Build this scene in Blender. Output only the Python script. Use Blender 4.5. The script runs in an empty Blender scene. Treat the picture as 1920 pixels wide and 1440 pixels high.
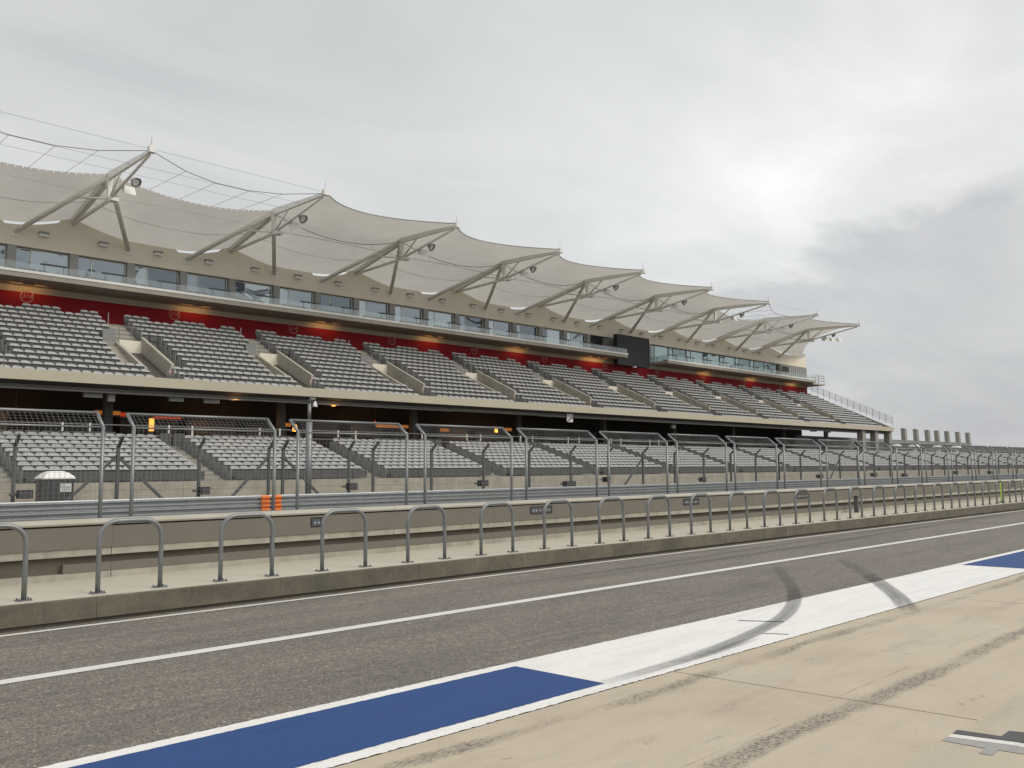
import bpy, math, random
import numpy as np
from mathutils import Matrix, Vector
random.seed(7)
rng = np.random.default_rng(7)
sc = bpy.context.scene
C = sc.collection

# ------------------------------------------------------------------ camera
CAM_H = 2.2
_f = 1640.0
_vp = np.array([2650. - 960., 867. - 720., _f]); _X = _vp / np.linalg.norm(_vp)
_D = (_f * _f + 1690. * (-120.)) / 147.
_u = np.array([-120., -_D, _f]); _Z = _u / np.linalg.norm(_u)
_Y = np.cross(_Z, _X)
_R = np.stack([_X, _Y, _Z], 1)          # world -> camera (x right, y down, z forward)
cam_d = bpy.data.cameras.new('camera'); cam = bpy.data.objects.new('camera', cam_d); C.objects.link(cam)
cam_d.sensor_width = 36.0; cam_d.lens = 36.0 * _f / 1920.0
cam_d.clip_start = 0.1; cam_d.clip_end = 6000
r0, r1, r2 = _R[0], _R[1], _R[2]
m = Matrix(((r0[0], -r1[0], -r2[0], 0), (r0[1], -r1[1], -r2[1], 0), (r0[2], -r1[2], -r2[2], CAM_H), (0, 0, 0, 1)))
cam.matrix_world = m
sc.camera = cam
sc.render.resolution_x = 1024; sc.render.resolution_y = 768

def px_ground(px, py, z=0.0):
    """place a mark seen in the survey photo on the ground (x, y)"""
    d = _R.T @ np.array([px - 960., py - 720., _f]); t = (z - CAM_H) / d[2]
    return (t * d[0], t * d[1])
def px_ray(px, py):
    return _R.T @ np.array([px - 960., py - 720., _f])
def project(p):
    v = _R @ (np.array(p) - np.array([0, 0, CAM_H]))
    return 960 + _f * v[0] / v[2], 720 + _f * v[1] / v[2], v[2]

# ------------------------------------------------------------------ world / sky
SUN_EL, SUN_AZ = math.radians(42), math.radians(-62)     # azimuth measured from +X towards +Y
w = bpy.data.worlds.new('World'); sc.world = w; w.use_nodes = True
nt = w.node_tree; nt.nodes.clear(); N = nt.nodes.new; L = nt.links.new
out = N('ShaderNodeOutputWorld')
sky = N('ShaderNodeTexSky'); sky.sky_type = 'NISHITA'; sky.sun_disc = False
sky.sun_elevation = SUN_EL; sky.sun_rotation = math.pi / 2 - SUN_AZ; sky.air_density = 1.0; sky.dust_density = 3.0
bg1 = N('ShaderNodeBackground'); bg1.inputs['Strength'].default_value = 0.1; L(sky.outputs[0], bg1.inputs[0])
tc = N('ShaderNodeTexCoord')
sep = N('ShaderNodeSeparateXYZ'); L(tc.outputs['Generated'], sep.inputs[0])
def wmath(op, a, b=None, clamp=False):
    n = N('ShaderNodeMath'); n.operation = op; n.use_clamp = clamp
    for i, v in enumerate((a, b)):
        if v is None: continue
        if isinstance(v, (int, float)): n.inputs[i].default_value = v
        else: L(v, n.inputs[i])
    return n.outputs[0]
zc = wmath('MAXIMUM', sep.outputs[2], 0.0)
den = wmath('ADD', zc, 0.16)
pxn = wmath('DIVIDE', sep.outputs[0], den); pyn = wmath('DIVIDE', sep.outputs[1], den)
comb = N('ShaderNodeCombineXYZ'); L(pxn, comb.inputs[0]); L(pyn, comb.inputs[1])
def wnoise(scale, detail, rough, dist, off):
    mp = N('ShaderNodeMapping'); L(comb.outputs[0], mp.inputs[0]); mp.inputs['Location'].default_value = off
    mp.inputs['Rotation'].default_value = (0, 0, math.radians(38)); mp.inputs['Scale'].default_value = (0.75, 1.25, 1)
    n = N('ShaderNodeTexNoise'); n.inputs['Scale'].default_value = scale; n.inputs['Detail'].default_value = detail
    n.inputs['Roughness'].default_value = rough; n.inputs['Distortion'].default_value = dist
    L(mp.outputs[0], n.inputs['Vector']); return n.outputs['Fac']
n1 = wnoise(0.42, 4, 0.45, 0.35, (3.1, 1.7, 0)); n2 = wnoise(1.25, 7, 0.55, 0.6, (7.3, 4.2, 0))
mixn = wmath('ADD', wmath('MULTIPLY', n1, 0.60), wmath('MULTIPLY', n2, 0.40))
rp = N('ShaderNodeValToRGB'); L(mixn, rp.inputs[0]); e = rp.color_ramp.elements
e[0].position = 0.34; e[0].color = (0.50, 0.51, 0.515, 1)
e[1].position = 0.66; e[1].color = (0.86, 0.865, 0.855, 1)
k = rp.color_ramp.elements.new(0.47); k.color = (0.61, 0.617, 0.617, 1)
k = rp.color_ramp.elements.new(0.56); k.color = (0.715, 0.72, 0.71, 1)
# the overcast thins where the sun stands behind it, and the air greys towards the horizon
bd = px_ray(1330, 230); bd = bd / np.linalg.norm(bd)
dp = N('ShaderNodeVectorMath'); dp.operation = 'DOT_PRODUCT'; L(tc.outputs['Generated'], dp.inputs[0]); dp.inputs[1].default_value = tuple(bd)
thin = wmath('POWER', wmath('MAXIMUM', dp.outputs['Value'], 0.0), 9.0)
od = px_ray(1450, 420); od = od / np.linalg.norm(od)
dq = N('ShaderNodeVectorMath'); dq.operation = 'DOT_PRODUCT'; L(tc.outputs['Generated'], dq.inputs[0]); dq.inputs[1].default_value = tuple(od)
opening = wmath('POWER', wmath('MAXIMUM', dq.outputs['Value'], 0.0), 26.0)
gain = wmath('ADD', wmath('ADD', wmath('MULTIPLY', thin, 0.10), wmath('MULTIPLY', wmath('MULTIPLY', opening, n2), 0.16)), 0.97)
vm = N('ShaderNodeVectorMath'); vm.operation = 'SCALE'; L(rp.outputs[0], vm.inputs[0]); L(gain, vm.inputs['Scale'])
hz = wmath('POWER', wmath('SUBTRACT', 1.0, zc, True), 7.0)
mh = N('ShaderNodeMixRGB'); L(wmath('MULTIPLY', hz, 0.62), mh.inputs[0]); L(vm.outputs[0], mh.inputs[1]); mh.inputs[2].default_value = (0.52, 0.535, 0.55, 1)
# a heavier grey bank of cloud low on the right, its edge broken up by the same noise
def plane(p0, p1, inside):
    n_ = np.cross(px_ray(*p0), px_ray(*p1)); n_ /= np.linalg.norm(n_)
    if np.dot(n_, px_ray(*inside)) < 0: n_ = -n_
    q = N('ShaderNodeVectorMath'); q.operation = 'DOT_PRODUCT'; L(tc.outputs['Generated'], q.inputs[0]); q.inputs[1].default_value = tuple(n_); return q.outputs['Value']
n3 = wnoise(1.0, 7, 0.6, 0.5, (1.3, 9.2, 0)); n4 = wnoise(2.6, 6, 0.6, 0.3, (5.3, 2.2, 0))
wob = wmath('ADD', wmath('MULTIPLY', wmath('SUBTRACT', n3, .5), .22), wmath('MULTIPLY', wmath('SUBTRACT', n4, .5), .06))
b1 = wmath('DIVIDE', wmath('ADD', plane((1380, 500), (1920, 290), (1800, 700)), wob), .04, True)
b2 = wmath('DIVIDE', wmath('ADD', plane((1270, 500), (1190, 860), (1800, 700)), wob), .07, True)
bank = wmath('MULTIPLY', wmath('MULTIPLY', b1, b2), wmath('ADD', wmath('MULTIPLY', n3, .55), .14))
mb_ = N('ShaderNodeMixRGB'); L(bank, mb_.inputs[0]); L(mh.outputs[0], mb_.inputs[1]); mb_.inputs[2].default_value = (0.30, 0.305, 0.325, 1)
b3 = wmath('DIVIDE', wmath('ADD', plane((700, 300), (1500, 260), (900, 600)), wmath('MULTIPLY', wob, 1.6)), .12, True)
streak = wmath('MULTIPLY', b3, wmath('MULTIPLY', n3, .22))
mb2 = N('ShaderNodeMixRGB'); L(streak, mb2.inputs[0]); L(mb_.outputs[0], mb2.inputs[1]); mb2.inputs[2].default_value = (0.38, 0.40, 0.42, 1); mh = mb2
bg2 = N('ShaderNodeBackground'); bg2.inputs['Strength'].default_value = 1.0; L(mh.outputs[0], bg2.inputs[0])
ms = N('ShaderNodeMixShader'); ms.inputs[0].default_value = 0.96
L(bg1.outputs[0], ms.inputs[1]); L(bg2.outputs[0], ms.inputs[2]); L(ms.outputs[0], out.inputs[0])

sun_d = bpy.data.lights.new('sun', 'SUN'); sun_d.energy = 1.5; sun_d.angle = math.radians(40); sun_d.color = (1.0, 0.93, 0.82)
sun = bpy.data.objects.new('sun', sun_d); C.objects.link(sun)
sd = Vector((math.cos(SUN_EL) * math.cos(SUN_AZ), math.cos(SUN_EL) * math.sin(SUN_AZ), math.sin(SUN_EL)))
sun.rotation_euler = sd.to_track_quat('Z', 'Y').to_euler(); sun.location = (0, 0, 60)

sc.view_settings.view_transform = 'Standard'; sc.view_settings.look = 'None'
sc.view_settings.exposure = 0.30; sc.view_settings.gamma = 1.0; sc.view_settings.use_curve_mapping = False

# ------------------------------------------------------------------ materials
M = {}
def newmat(name):
    mt = bpy.data.materials.new(name); mt.use_nodes = True
    t = mt.node_tree; b = t.nodes['Principled BSDF']; M[name] = mt
    return mt, t, b
def nd(t, ty, **kw):
    n = t.nodes.new(ty)
    for k_, v in kw.items():
        if hasattr(n, k_) and not k_.startswith('i_'): setattr(n, k_, v)
    return n
def ramp(t, fac, stops):
    r = t.nodes.new('ShaderNodeValToRGB'); t.links.new(fac, r.inputs[0])
    e = r.color_ramp.elements; e[0].position, e[0].color = stops[0][0], (*stops[0][1], 1); e[1].position, e[1].color = stops[-1][0], (*stops[-1][1], 1)
    for p, c in stops[1:-1]:
        x = e.new(p); x.color = (*c, 1)
    return r.outputs[0]
def noise(t, vec, scale, detail=4, rough=.55, dist=0.0):
    n = t.nodes.new('ShaderNodeTexNoise'); n.inputs['Scale'].default_value = scale; n.inputs['Detail'].default_value = detail
    n.inputs['Roughness'].default_value = rough; n.inputs['Distortion'].default_value = dist
    t.links.new(vec, n.inputs['Vector']); return n.outputs['Fac']
def mapping(t, sc_=(1, 1, 1), loc=(0, 0, 0), coord='Position'):
    if coord == 'Position':
        g = t.nodes.new('ShaderNodeNewGeometry'); s = g.outputs['Position']
    else:
        g = t.nodes.new('ShaderNodeTexCoord'); s = g.outputs[coord]
    mp = t.nodes.new('ShaderNodeMapping'); t.links.new(s, mp.inputs[0]); mp.inputs['Scale'].default_value = sc_; mp.inputs['Location'].default_value = loc
    return mp.outputs[0]
def tmath(t, op, a, b=None, clamp=False):
    n = t.nodes.new('ShaderNodeMath'); n.operation = op; n.use_clamp = clamp
    for i, v in enumerate((a, b)):
        if v is None: continue
        if isinstance(v, (int, float)): n.inputs[i].default_value = v
        else: t.links.new(v, n.inputs[i])
    return n.outputs[0]
def mixc(t, fac, a, b, mode='MIX'):
    n = t.nodes.new('ShaderNodeMixRGB'); n.blend_type = mode
    for i, v in enumerate((fac, a, b)):
        if isinstance(v, (int, float)): n.inputs[i].default_value = v
        elif isinstance(v, tuple): n.inputs[i].default_value = (*v, 1)
        else: t.links.new(v, n.inputs[i])
    return n.outputs[0]
def bump(t, b, h, strength=.3, dist=.01):
    n = t.nodes.new('ShaderNodeBump'); n.inputs['Strength'].default_value = strength; n.inputs['Distance'].default_value = dist
    t.links.new(h, n.inputs['Height']); t.links.new(n.outputs[0], b.inputs['Normal'])
def simple(name, col, rough=.6, var=.12, scale=1.5, metal=0.0, bmp=0.0, spec=None, emit=None, estr=0):
    mt, t, b = newmat(name)
    v = mapping(t)
    f = noise(t, v, scale, 5, .6); f2 = noise(t, v, scale * 9, 3, .6)
    ff = tmath(t, 'ADD', tmath(t, 'MULTIPLY', f, .65), tmath(t, 'MULTIPLY', f2, .35))
    lo = tuple(c * (1 - var) for c in col); hi = tuple(min(1, c * (1 + var)) for c in col)
    t.links.new(ramp(t, ff, [(.3, lo), (.7, hi)]), b.inputs['Base Color'])
    b.inputs['Roughness'].default_value = rough; b.inputs['Metallic'].default_value = metal
    if spec is not None: b.inputs['Specular IOR Level'].default_value = spec
    if bmp: bump(t, b, f2, bmp, .01)
    if emit: b.inputs['Emission Color'].default_value = (*emit, 1); b.inputs['Emission Strength'].default_value = estr
    return mt
def concrete(name, base, stain=(.5, .48, .44), streak=.5, var=.15, bmp=.15, sscale=(1.2, 1.2, .18), blot=.35):
    """cast concrete: cloudy tone, vertical run-off streaks, pores"""
    mt, t, b = newmat(name)
    v = mapping(t); vs = mapping(t, sscale)
    f = noise(t, v, .9, 6, .6, .2); s = noise(t, vs, 2.2, 5, .6); p = noise(t, v, 55, 2, .5); blo = noise(t, v, 2.6, 7, .65, .6)
    lo = tuple(c * (1 - var) for c in base); hi = tuple(c * (1 + var) for c in base)
    c1 = ramp(t, f, [(.3, lo), (.7, hi)])
    c2 = mixc(t, tmath(t, 'MULTIPLY', ramp(t, s, [(.45, (0, 0, 0)), (.72, (1, 1, 1))]), streak), c1, tuple(base[i] * stain[i] for i in range(3)))
    c3 = mixc(t, tmath(t, 'MULTIPLY', ramp(t, blo, [(.52, (0, 0, 0)), (.62, (1, 1, 1))]), blot), c2, tuple(c * 1.25 for c in base))
    c4 = mixc(t, .25, c3, ramp(t, p, [(.3, tuple(c * .7 for c in base)), (.7, tuple(c * 1.2 for c in base))]))
    t.links.new(c4, b.inputs['Base Color']); b.inputs['Roughness'].default_value = .85
    bump(t, b, p, bmp, .006); return mt

# asphalt: brownish grey chip seal with pale stones
mt, t, b = newmat('asphalt')
v = mapping(t)
vor = t.nodes.new('ShaderNodeTexVoronoi'); vor.inputs['Scale'].default_value = 52; t.links.new(v, vor.inputs['Vector'])
chip = ramp(t, vor.outputs['Color'], [(.0, (.088, .078, .065)), (.5, (.165, .149, .127)), (.86, (.25, .226, .195)), (.97, (.43, .395, .35))])
big = noise(t, mapping(t, (.35, 1.2, 1)), .8, 5, .6, .3); mid = noise(t, v, 7, 4, .6)
c1 = mixc(t, 1.0, chip, ramp(t, big, [(.3, (.80, .80, .80)), (.7, (1.16, 1.16, 1.16))]), 'MULTIPLY')
c1 = mixc(t, .55, c1, mixc(t, 1.0, c1, ramp(t, mid, [(.3, (.72, .72, .72)), (.7, (1.25, 1.25, 1.25))]), 'MULTIPLY'))
lane = noise(t, mapping(t, (.06, 5.5, 1)), 1.0, 4, .6)
c1 = mixc(t, tmath(t, 'MULTIPLY', ramp(t, lane, [(.5, (0, 0, 0)), (.72, (1, 1, 1))]), .35), c1, (.06, .055, .05))
t.links.new(c1, b.inputs['Base Color']); b.inputs['Roughness'].default_value = .8
seam = tmath(t, 'ADD', mid, 0.0)
bump(t, b, vor.outputs['Distance'], .5, .009)

# worn pit apron concrete: tan, grey scuffing, two long rubbered tracks
mt, t, b = newmat('apron_concrete')
v = mapping(t); sep_ = t.nodes.new('ShaderNodeSeparateXYZ'); g = t.nodes.new('ShaderNodeNewGeometry'); t.links.new(g.outputs['Position'], sep_.inputs[0])
f = noise(t, v, .55, 6, .6, .4); f2 = noise(t, mapping(t, (.5, 1.6, 1)), 1.6, 6, .65); p = noise(t, v, 60, 2, .5)
c1 = ramp(t, f, [(.3, (.43, .365, .278)), (.5, (.50, .43, .33)), (.7, (.51, .455, .365))])
c1 = mixc(t, tmath(t, 'MULTIPLY', ramp(t, f2, [(.46, (0, 0, 0)), (.72, (1, 1, 1))]), .5), c1, (.36, .33, .275))
def track(yc, wd, slope, strength, thr, seed):
    yy = tmath(t, 'ADD', sep_.outputs[1], tmath(t, 'MULTIPLY', sep_.outputs[0], slope))
    sw = tmath(t, 'MULTIPLY', tmath(t, 'SUBTRACT', noise(t, mapping(t, (.22, .05, 1), (seed, 0, 0)), 1.0, 2, .5), .5), .5)
    d = tmath(t, 'ABSOLUTE', tmath(t, 'SUBTRACT', tmath(t, 'ADD', yy, sw), yc)); m_ = tmath(t, 'SUBTRACT', 1.0, tmath(t, 'DIVIDE', d, wd), True)
    patch_ = noise(t, mapping(t, (.8, 1.8, 1), (seed * 3, seed, 0)), 1.7, 8, .75, .5)
    grit = noise(t, mapping(t, (1.0, 2.2, 1), (seed, 3, 0)), 17.0, 10, .8, .2)
    big_ = ramp(t, tmath(t, 'MULTIPLY', patch_, m_), [(thr, (0, 0, 0)), (thr + .16, (1, 1, 1))])
    fine = ramp(t, grit, [(.47, (0, 0, 0)), (.55, (1, 1, 1))])
    gap_ = ramp(t, noise(t, mapping(t, (.45, .5, 1), (seed * 5, 1, 0)), 1.3, 4, .6), [(.40, (.12, .12, .12)), (.58, (1, 1, 1))]); big_ = tmath(t, 'MULTIPLY', big_, gap_)
    soft = tmath(t, 'MULTIPLY', big_, .25)
    return tmath(t, 'MULTIPLY', tmath(t, 'ADD', tmath(t, 'MULTIPLY', tmath(t, 'MULTIPLY', big_, fine), .8), soft), strength)
for a_ in ((5.36, .26, -.006, 1.0, .25, 2.0), (3.60, .28, -.014, 1.0, .23, 5.0), (3.86, .06, -.014, .6, .34, 8.0), (4.5, .5, -.01, .35, .40, 11.0), (5.1, .05, -.006, .5, .35, 14.0), (2.6, .5, -.02, .4, .42, 17.0)):
    c1 = mixc(t, track(*a_), c1, (.075, .070, .063))
wb = noise(t, v, 1.2, 4, .6)
greyer = tmath(t, 'DIVIDE', tmath(t, 'SUBTRACT', tmath(t, 'ADD', 2.62, tmath(t, 'MULTIPLY', wb, .5)), sep_.outputs[1]), .25, True)
c1 = mixc(t, tmath(t, 'MULTIPLY', greyer, .5), c1, (.45, .41, .325))
sc2 = noise(t, mapping(t, (1.0, 2.6, 1), (4, 2, 0)), 1.9, 8, .72, .8)
c1 = mixc(t, tmath(t, 'MULTIPLY', ramp(t, sc2, [(.63, (0, 0, 0)), (.67, (1, 1, 1))]), .5), c1, (.15, .138, .118))
c1 = mixc(t, .18, c1, ramp(t, p, [(.3, (.26, .22, .17)), (.7, (.55, .48, .38))]))
t.links.new(c1, b.inputs['Base Color']); b.inputs['Roughness'].default_value = .8; bump(t, b, p, .12, .005)

def paint(name, col, wear_col, wear=.25, rough=.55, dirt=(.35, .33, .3)):
    mt, t, b = newmat(name); b.inputs['Specular IOR Level'].default_value = .25
    v = mapping(t); p = noise(t, v, 48, 3, .6); q = noise(t, mapping(t, (.7, 2.2, 1)), 1.3, 6, .6); w1 = noise(t, v, 22, 4, .7)
    c = ramp(t, q, [(.3, tuple(x * .92 for x in col)), (.7, tuple(min(1, x * 1.05) for x in col))])
    c = mixc(t, tmath(t, 'MULTIPLY', ramp(t, q, [(.55, (0, 0, 0)), (.8, (1, 1, 1))]), .3), c, tuple(col[i] * dirt[i] * 2 for i in range(3)))
    c = mixc(t, tmath(t, 'MULTIPLY', ramp(t, w1, [(.66, (0, 0, 0)), (.70, (1, 1, 1))]), wear), c, wear_col)
    sm = noise(t, mapping(t, (.35, 5.0, 1), (2, 7, 0)), 1.4, 7, .7, .3); g2 = noise(t, v, 90, 2, .5)
    c = mixc(t, tmath(t, 'MULTIPLY', ramp(t, sm, [(.50, (0, 0, 0)), (.72, (1, 1, 1))]), .38), c, tuple(x * .62 for x in col))
    c = mixc(t, .5, c, mixc(t, 1.0, c, ramp(t, g2, [(.3, (.72, .72, .72)), (.7, (1.14, 1.14, 1.14))]), 'MULTIPLY'))
    ch = noise(t, v, 9, 8, .75); c = mixc(t, tmath(t, 'MULTIPLY', ramp(t, ch, [(.69, (0, 0, 0)), (.71, (1, 1, 1))]), .7), c, wear_col)
    t.links.new(c, b.inputs['Base Color']); b.inputs['Roughness'].default_value = rough; bump(t, b, p, .5, .012); return mt
paint('white_paint', (.81, .805, .785), (.3, .28, .25), .25)
paint('blue_paint', (.025, .070, .222), (.17, .21, .31), .4, .62)
paint('dark_paint', (.09, .09, .092), (.2, .19, .17), .5)
paint('grey_paint', (.36, .355, .345), (.45, .42, .36), .5)
paint('line_paint', (.72, .715, .68), (.25, .24, .21), .35)

# rubber laid down by tyres: thin film, streaked along travel
mt, t, b = newmat('tyre_rubber')
uv = t.nodes.new('ShaderNodeUVMap'); su = t.nodes.new('ShaderNodeSeparateXYZ'); t.links.new(uv.outputs[0], su.inputs[0])
mpu = t.nodes.new('ShaderNodeMapping'); t.links.new(uv.outputs[0], mpu.inputs[0]); mpu.inputs['Scale'].default_value = (14, 1.6, 1)
st = noise(t, mpu.outputs[0], 1.6, 5, .6)
edge = tmath(t, 'MULTIPLY', tmath(t, 'SUBTRACT', 1.0, tmath(t, 'ABSOLUTE', tmath(t, 'SUBTRACT', tmath(t, 'MULTIPLY', su.outputs[0], 2.0), 1.0))), 3.0, True)
endf = tmath(t, 'MULTIPLY', tmath(t, 'MULTIPLY', su.outputs[1], tmath(t, 'SUBTRACT', 1.0, su.outputs[1])), 6.5, True)
al = tmath(t, 'MULTIPLY', tmath(t, 'MULTIPLY', edge, endf), ramp(t, st, [(.3, (.22, .22, .22)), (.7, (.85, .85, .85))]))
att = t.nodes.new('ShaderNodeAttribute'); att.attribute_type = 'OBJECT'; att.attribute_name = 'film'
al = tmath(t, 'MULTIPLY', al, att.outputs['Fac'])
t.links.new(al, b.inputs['Alpha']); b.inputs['Base Color'].default_value = (.035, .035, .037, 1); b.inputs['Roughness'].default_value = .7

mt, t, b = newmat('kerb_concrete')      # weathered kerb: dark damp staining broken by pale run-off drips
v = mapping(t); f = noise(t, v, 1.7, 7, .62, .5); dr = noise(t, mapping(t, (3.2, 3.2, .55)), 2.0, 5, .6, .3); dk = noise(t, mapping(t, (.9, .9, 1.6), (4, 0, 0)), 1.6, 6, .65, .4); p = noise(t, v, 50, 2, .5)
c1 = ramp(t, f, [(.3, (.085, .077, .056)), (.7, (.165, .15, .112))])
c1 = mixc(t, tmath(t, 'MULTIPLY', ramp(t, dk, [(.5, (0, 0, 0)), (.66, (1, 1, 1))]), .55), c1, (.06, .054, .042))
c1 = mixc(t, tmath(t, 'MULTIPLY', ramp(t, dr, [(.60, (0, 0, 0)), (.72, (1, 1, 1))]), .55), c1, (.25, .225, .165))
c1 = mixc(t, .2, c1, ramp(t, p, [(.3, (.05, .045, .035)), (.7, (.2, .18, .14))]))
t.links.new(c1, b.inputs['Base Color']); b.inputs['Roughness'].default_value = .85; bump(t, b, p, .2, .006)
concrete('kerb_top_concrete', (.48, .447, .37), (.7, .68, .62), .15, .07, .1, (1, 1, 1), .15)
concrete('wall_concrete', (.37, .35, .295), (.5, .48, .43), .7, .2, .15, (1.6, 1.6, .6), .3)
concrete('wall_board', (.165, .152, .128), (.85, .85, .84), .4, .07, .05, (.7, .7, .2), .08)
concrete('recess_concrete', (.115, .10, .078), (.7, .7, .7), .4, .2, .1, (1, 1, .4), .2)
concrete('coping_concrete', (.42, .40, .345), (.7, .68, .62), .35, .1, .1, (1.5, 1, .5), .2)
concrete('stand_concrete', (.40, .375, .32), (.6, .58, .52), .45, .12, .12, (.9, .9, .16), .25)
concrete('front_wall_concrete', (.37, .345, .285), (.62, .60, .55), .75, .2, .1, (.7, .7, .5), .4)
concrete('fascia_concrete', (.475, .44, .355), (.85, .83, .8), .2, .04, .03, (.4, .4, .1), .05)
concrete('slab_concrete', (.36, .335, .29), (.7, .66, .6), .4, .12, .05, (.8, .8, .3), .15)
concrete('soffit_concrete', (.30, .27, .225), (.8, .8, .8), .2, .1, .05, (.5, .5, .5), .1)
concrete('far_concrete', (.30, .29, .265), (.7, .7, .7), .3, .1, .1, (.6, .6, .2), .2)
concrete('facade_render', (.75, .70, .60), (.85, .84, .82), .25, .05, .04, (.5, .5, .12), .05)
concrete('tread_concrete', (.27, .262, .24), (.7, .7, .7), .3, .1, .1, (.6, .6, .6), .15)
simple('red_paint', (.29, .012, .018), .6, .07, .6, spec=.2)
simple('white_steel', (.76, .755, .72), .45, .06, 2)
simple('cream_steel', (.74, .725, .675), .45, .07, 2)
simple('galvanised', (.22, .23, .235), .42, .16, 5, .55)
simple('rail_galvanised', (.36, .385, .40), .40, .14, 2.5, .5)
simple('hoop_steel', (.215, .225, .232), .42, .16, 7, .5)
simple('dark_steel', (.10, .105, .108), .5, .15, 4, .3)
simple('wire_steel', (.22, .225, .23), .5, .1, 3, .4)
simple('black_box', (.022, .024, .026), .45, .2, 6)
simple('box_glass', (.09, .11, .135), .15, .25, 9)
simple('seat_plastic', (.36, .362, .358), .22, .16, 2.5)
simple('seat_dark', (.075, .077, .076), .6, .12, 3)  # on seat pans, carries the shade below the backrests; panels and chairs share it
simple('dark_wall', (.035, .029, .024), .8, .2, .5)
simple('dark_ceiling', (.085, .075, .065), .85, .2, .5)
simple('panel_grey', (.21, .215, .215), .55, .12, 3)
simple('clad_grey', (.27, .27, .265), .5, .1, 4)
simple('board_black', (.012, .016, .019), .55, .1, 2)
simple('orange_paint', (.78, .22, .045), .5, .15, 6)
simple('cabin_plastic', (.055, .056, .058), .5, .12, 4)
simple('cabin_roof', (.80, .80, .77), .5, .04, 3)
simple('sign_white', (.74, .74, .73), .5, .04, 5)
simple('sign_red', (.42, .05, .04), .5, .08, 5)
simple('sign_pale', (.50, .28, .26), .5, .05, 5)
simple('lime_plastic', (.55, .78, .08), .5, .06, 5)
simple('joint_seal', (.06, .052, .042), .9, .2, 5)
simple('ground_dirt', (.26, .24, .19), .9, .2, .2)
simple('interior', (.045, .05, .055), .8, .3, .6)
simple('glow_orange', (.5, .2, .03), .5, .1, 4, emit=(1.0, .33, .06), estr=.2)
simple('glow_lamp', (.9, .6, .2), .5, .05, 4, emit=(1.0, .43, .06), estr=1.25)
simple('glow_red', (.6, .05, .03), .5, .05, 4, emit=(1.0, .10, .03), estr=.22)
simple('glow_fill', (.9, .7, .4), .5, .05, 4, emit=(1.0, .56, .2), estr=1.2)

# tensile roof membrane: white-grey woven fabric that lets light through
mt, t, b = newmat('membrane')
v = mapping(t); f = noise(t, mapping(t, (.35, .35, 1)), 1.1, 6, .6, .5); f2 = noise(t, v, .35, 4, .5)
col = ramp(t, f, [(.3, (.63, .612, .565)), (.7, (.71, .692, .645))])
col = mixc(t, tmath(t, 'MULTIPLY', ramp(t, f2, [(.5, (0, 0, 0)), (.8, (1, 1, 1))]), .3), col, (.55, .532, .485))
df = t.nodes.new('ShaderNodeBsdfDiffuse'); tl = t.nodes.new('ShaderNodeBsdfTranslucent'); mx = t.nodes.new('ShaderNodeMixShader'); mx.inputs[0].default_value = .46
t.links.new(col, df.inputs[0]); t.links.new(col, tl.inputs[0]); t.links.new(df.outputs[0], mx.inputs[1]); t.links.new(tl.outputs[0], mx.inputs[2])
t.links.new(mx.outputs[0], t.nodes['Material Output'].inputs[0])

def glass(name, tint, refl, dark):
    """coated facade pane: strong sky reflection over a dark room"""
    mt, t, b = newmat(name)
    gl = t.nodes.new('ShaderNodeBsdfGlossy'); gl.inputs['Roughness'].default_value = .03; gl.inputs['Color'].default_value = (*tint, 1)
    dfz = t.nodes.new('ShaderNodeBsdfDiffuse'); v = mapping(t, (.6, .6, .6)); f = noise(t, v, .9, 3, .5, .8)
    t.links.new(ramp(t, f, [(.42, tuple(d * .3 for d in dark)), (.58, dark)]), dfz.inputs[0]); bl_ = noise(t, mapping(t, (.55, .55, .8), (1, 5, 2)), 1.0, 2, .5, 1.2)
    mx = t.nodes.new('ShaderNodeMixShader'); t.links.new(ramp(t, bl_, [(.34, (refl * .25,) * 3), (.38, (refl,) * 3)]), mx.inputs[0])
    t.links.new(dfz.outputs[0], mx.inputs[1]); t.links.new(gl.outputs[0], mx.inputs[2]); t.links.new(mx.outputs[0], t.nodes['Material Output'].inputs[0])
    wv = noise(t, mapping(t, (.5, .5, .35), (3, 3, 3)), .7, 2, .5)
    bn = t.nodes.new('ShaderNodeBump'); bn.inputs['Strength'].default_value = .05; bn.inputs['Distance'].default_value = .3
    t.links.new(wv, bn.inputs['Height']); t.links.new(bn.outputs[0], gl.inputs['Normal'])
glass('window_glass', (.58, .67, .71), .55, (.05, .055, .06))
glass('window_glass_dim', (.46, .55, .60), .42, (.03, .033, .036))
glass('window_glass_bright', (.66, .74, .77), .66, (.06, .065, .07))
glass('teal_glass_dim', (.50, .66, .65), .5, (.05, .06, .06))
glass('teal_glass', (.62, .78, .76), .62, (.09, .11, .11))
mt, t, b = newmat('clear_glass')
tr = t.nodes.new('ShaderNodeBsdfTransparent'); tr.inputs[0].default_value = (.92, .95, .94, 1)
gl = t.nodes.new('ShaderNodeBsdfGlossy'); gl.inputs['Roughness'].default_value = .04; gl.inputs['Color'].default_value = (.88, .93, .93, 1)
mx = t.nodes.new('ShaderNodeMixShader'); mx.inputs[0].default_value = .15
t.links.new(tr.outputs[0], mx.inputs[1]); t.links.new(gl.outputs[0], mx.inputs[2]); t.links.new(mx.outputs[0], t.nodes['Material Output'].inputs[0])

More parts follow.
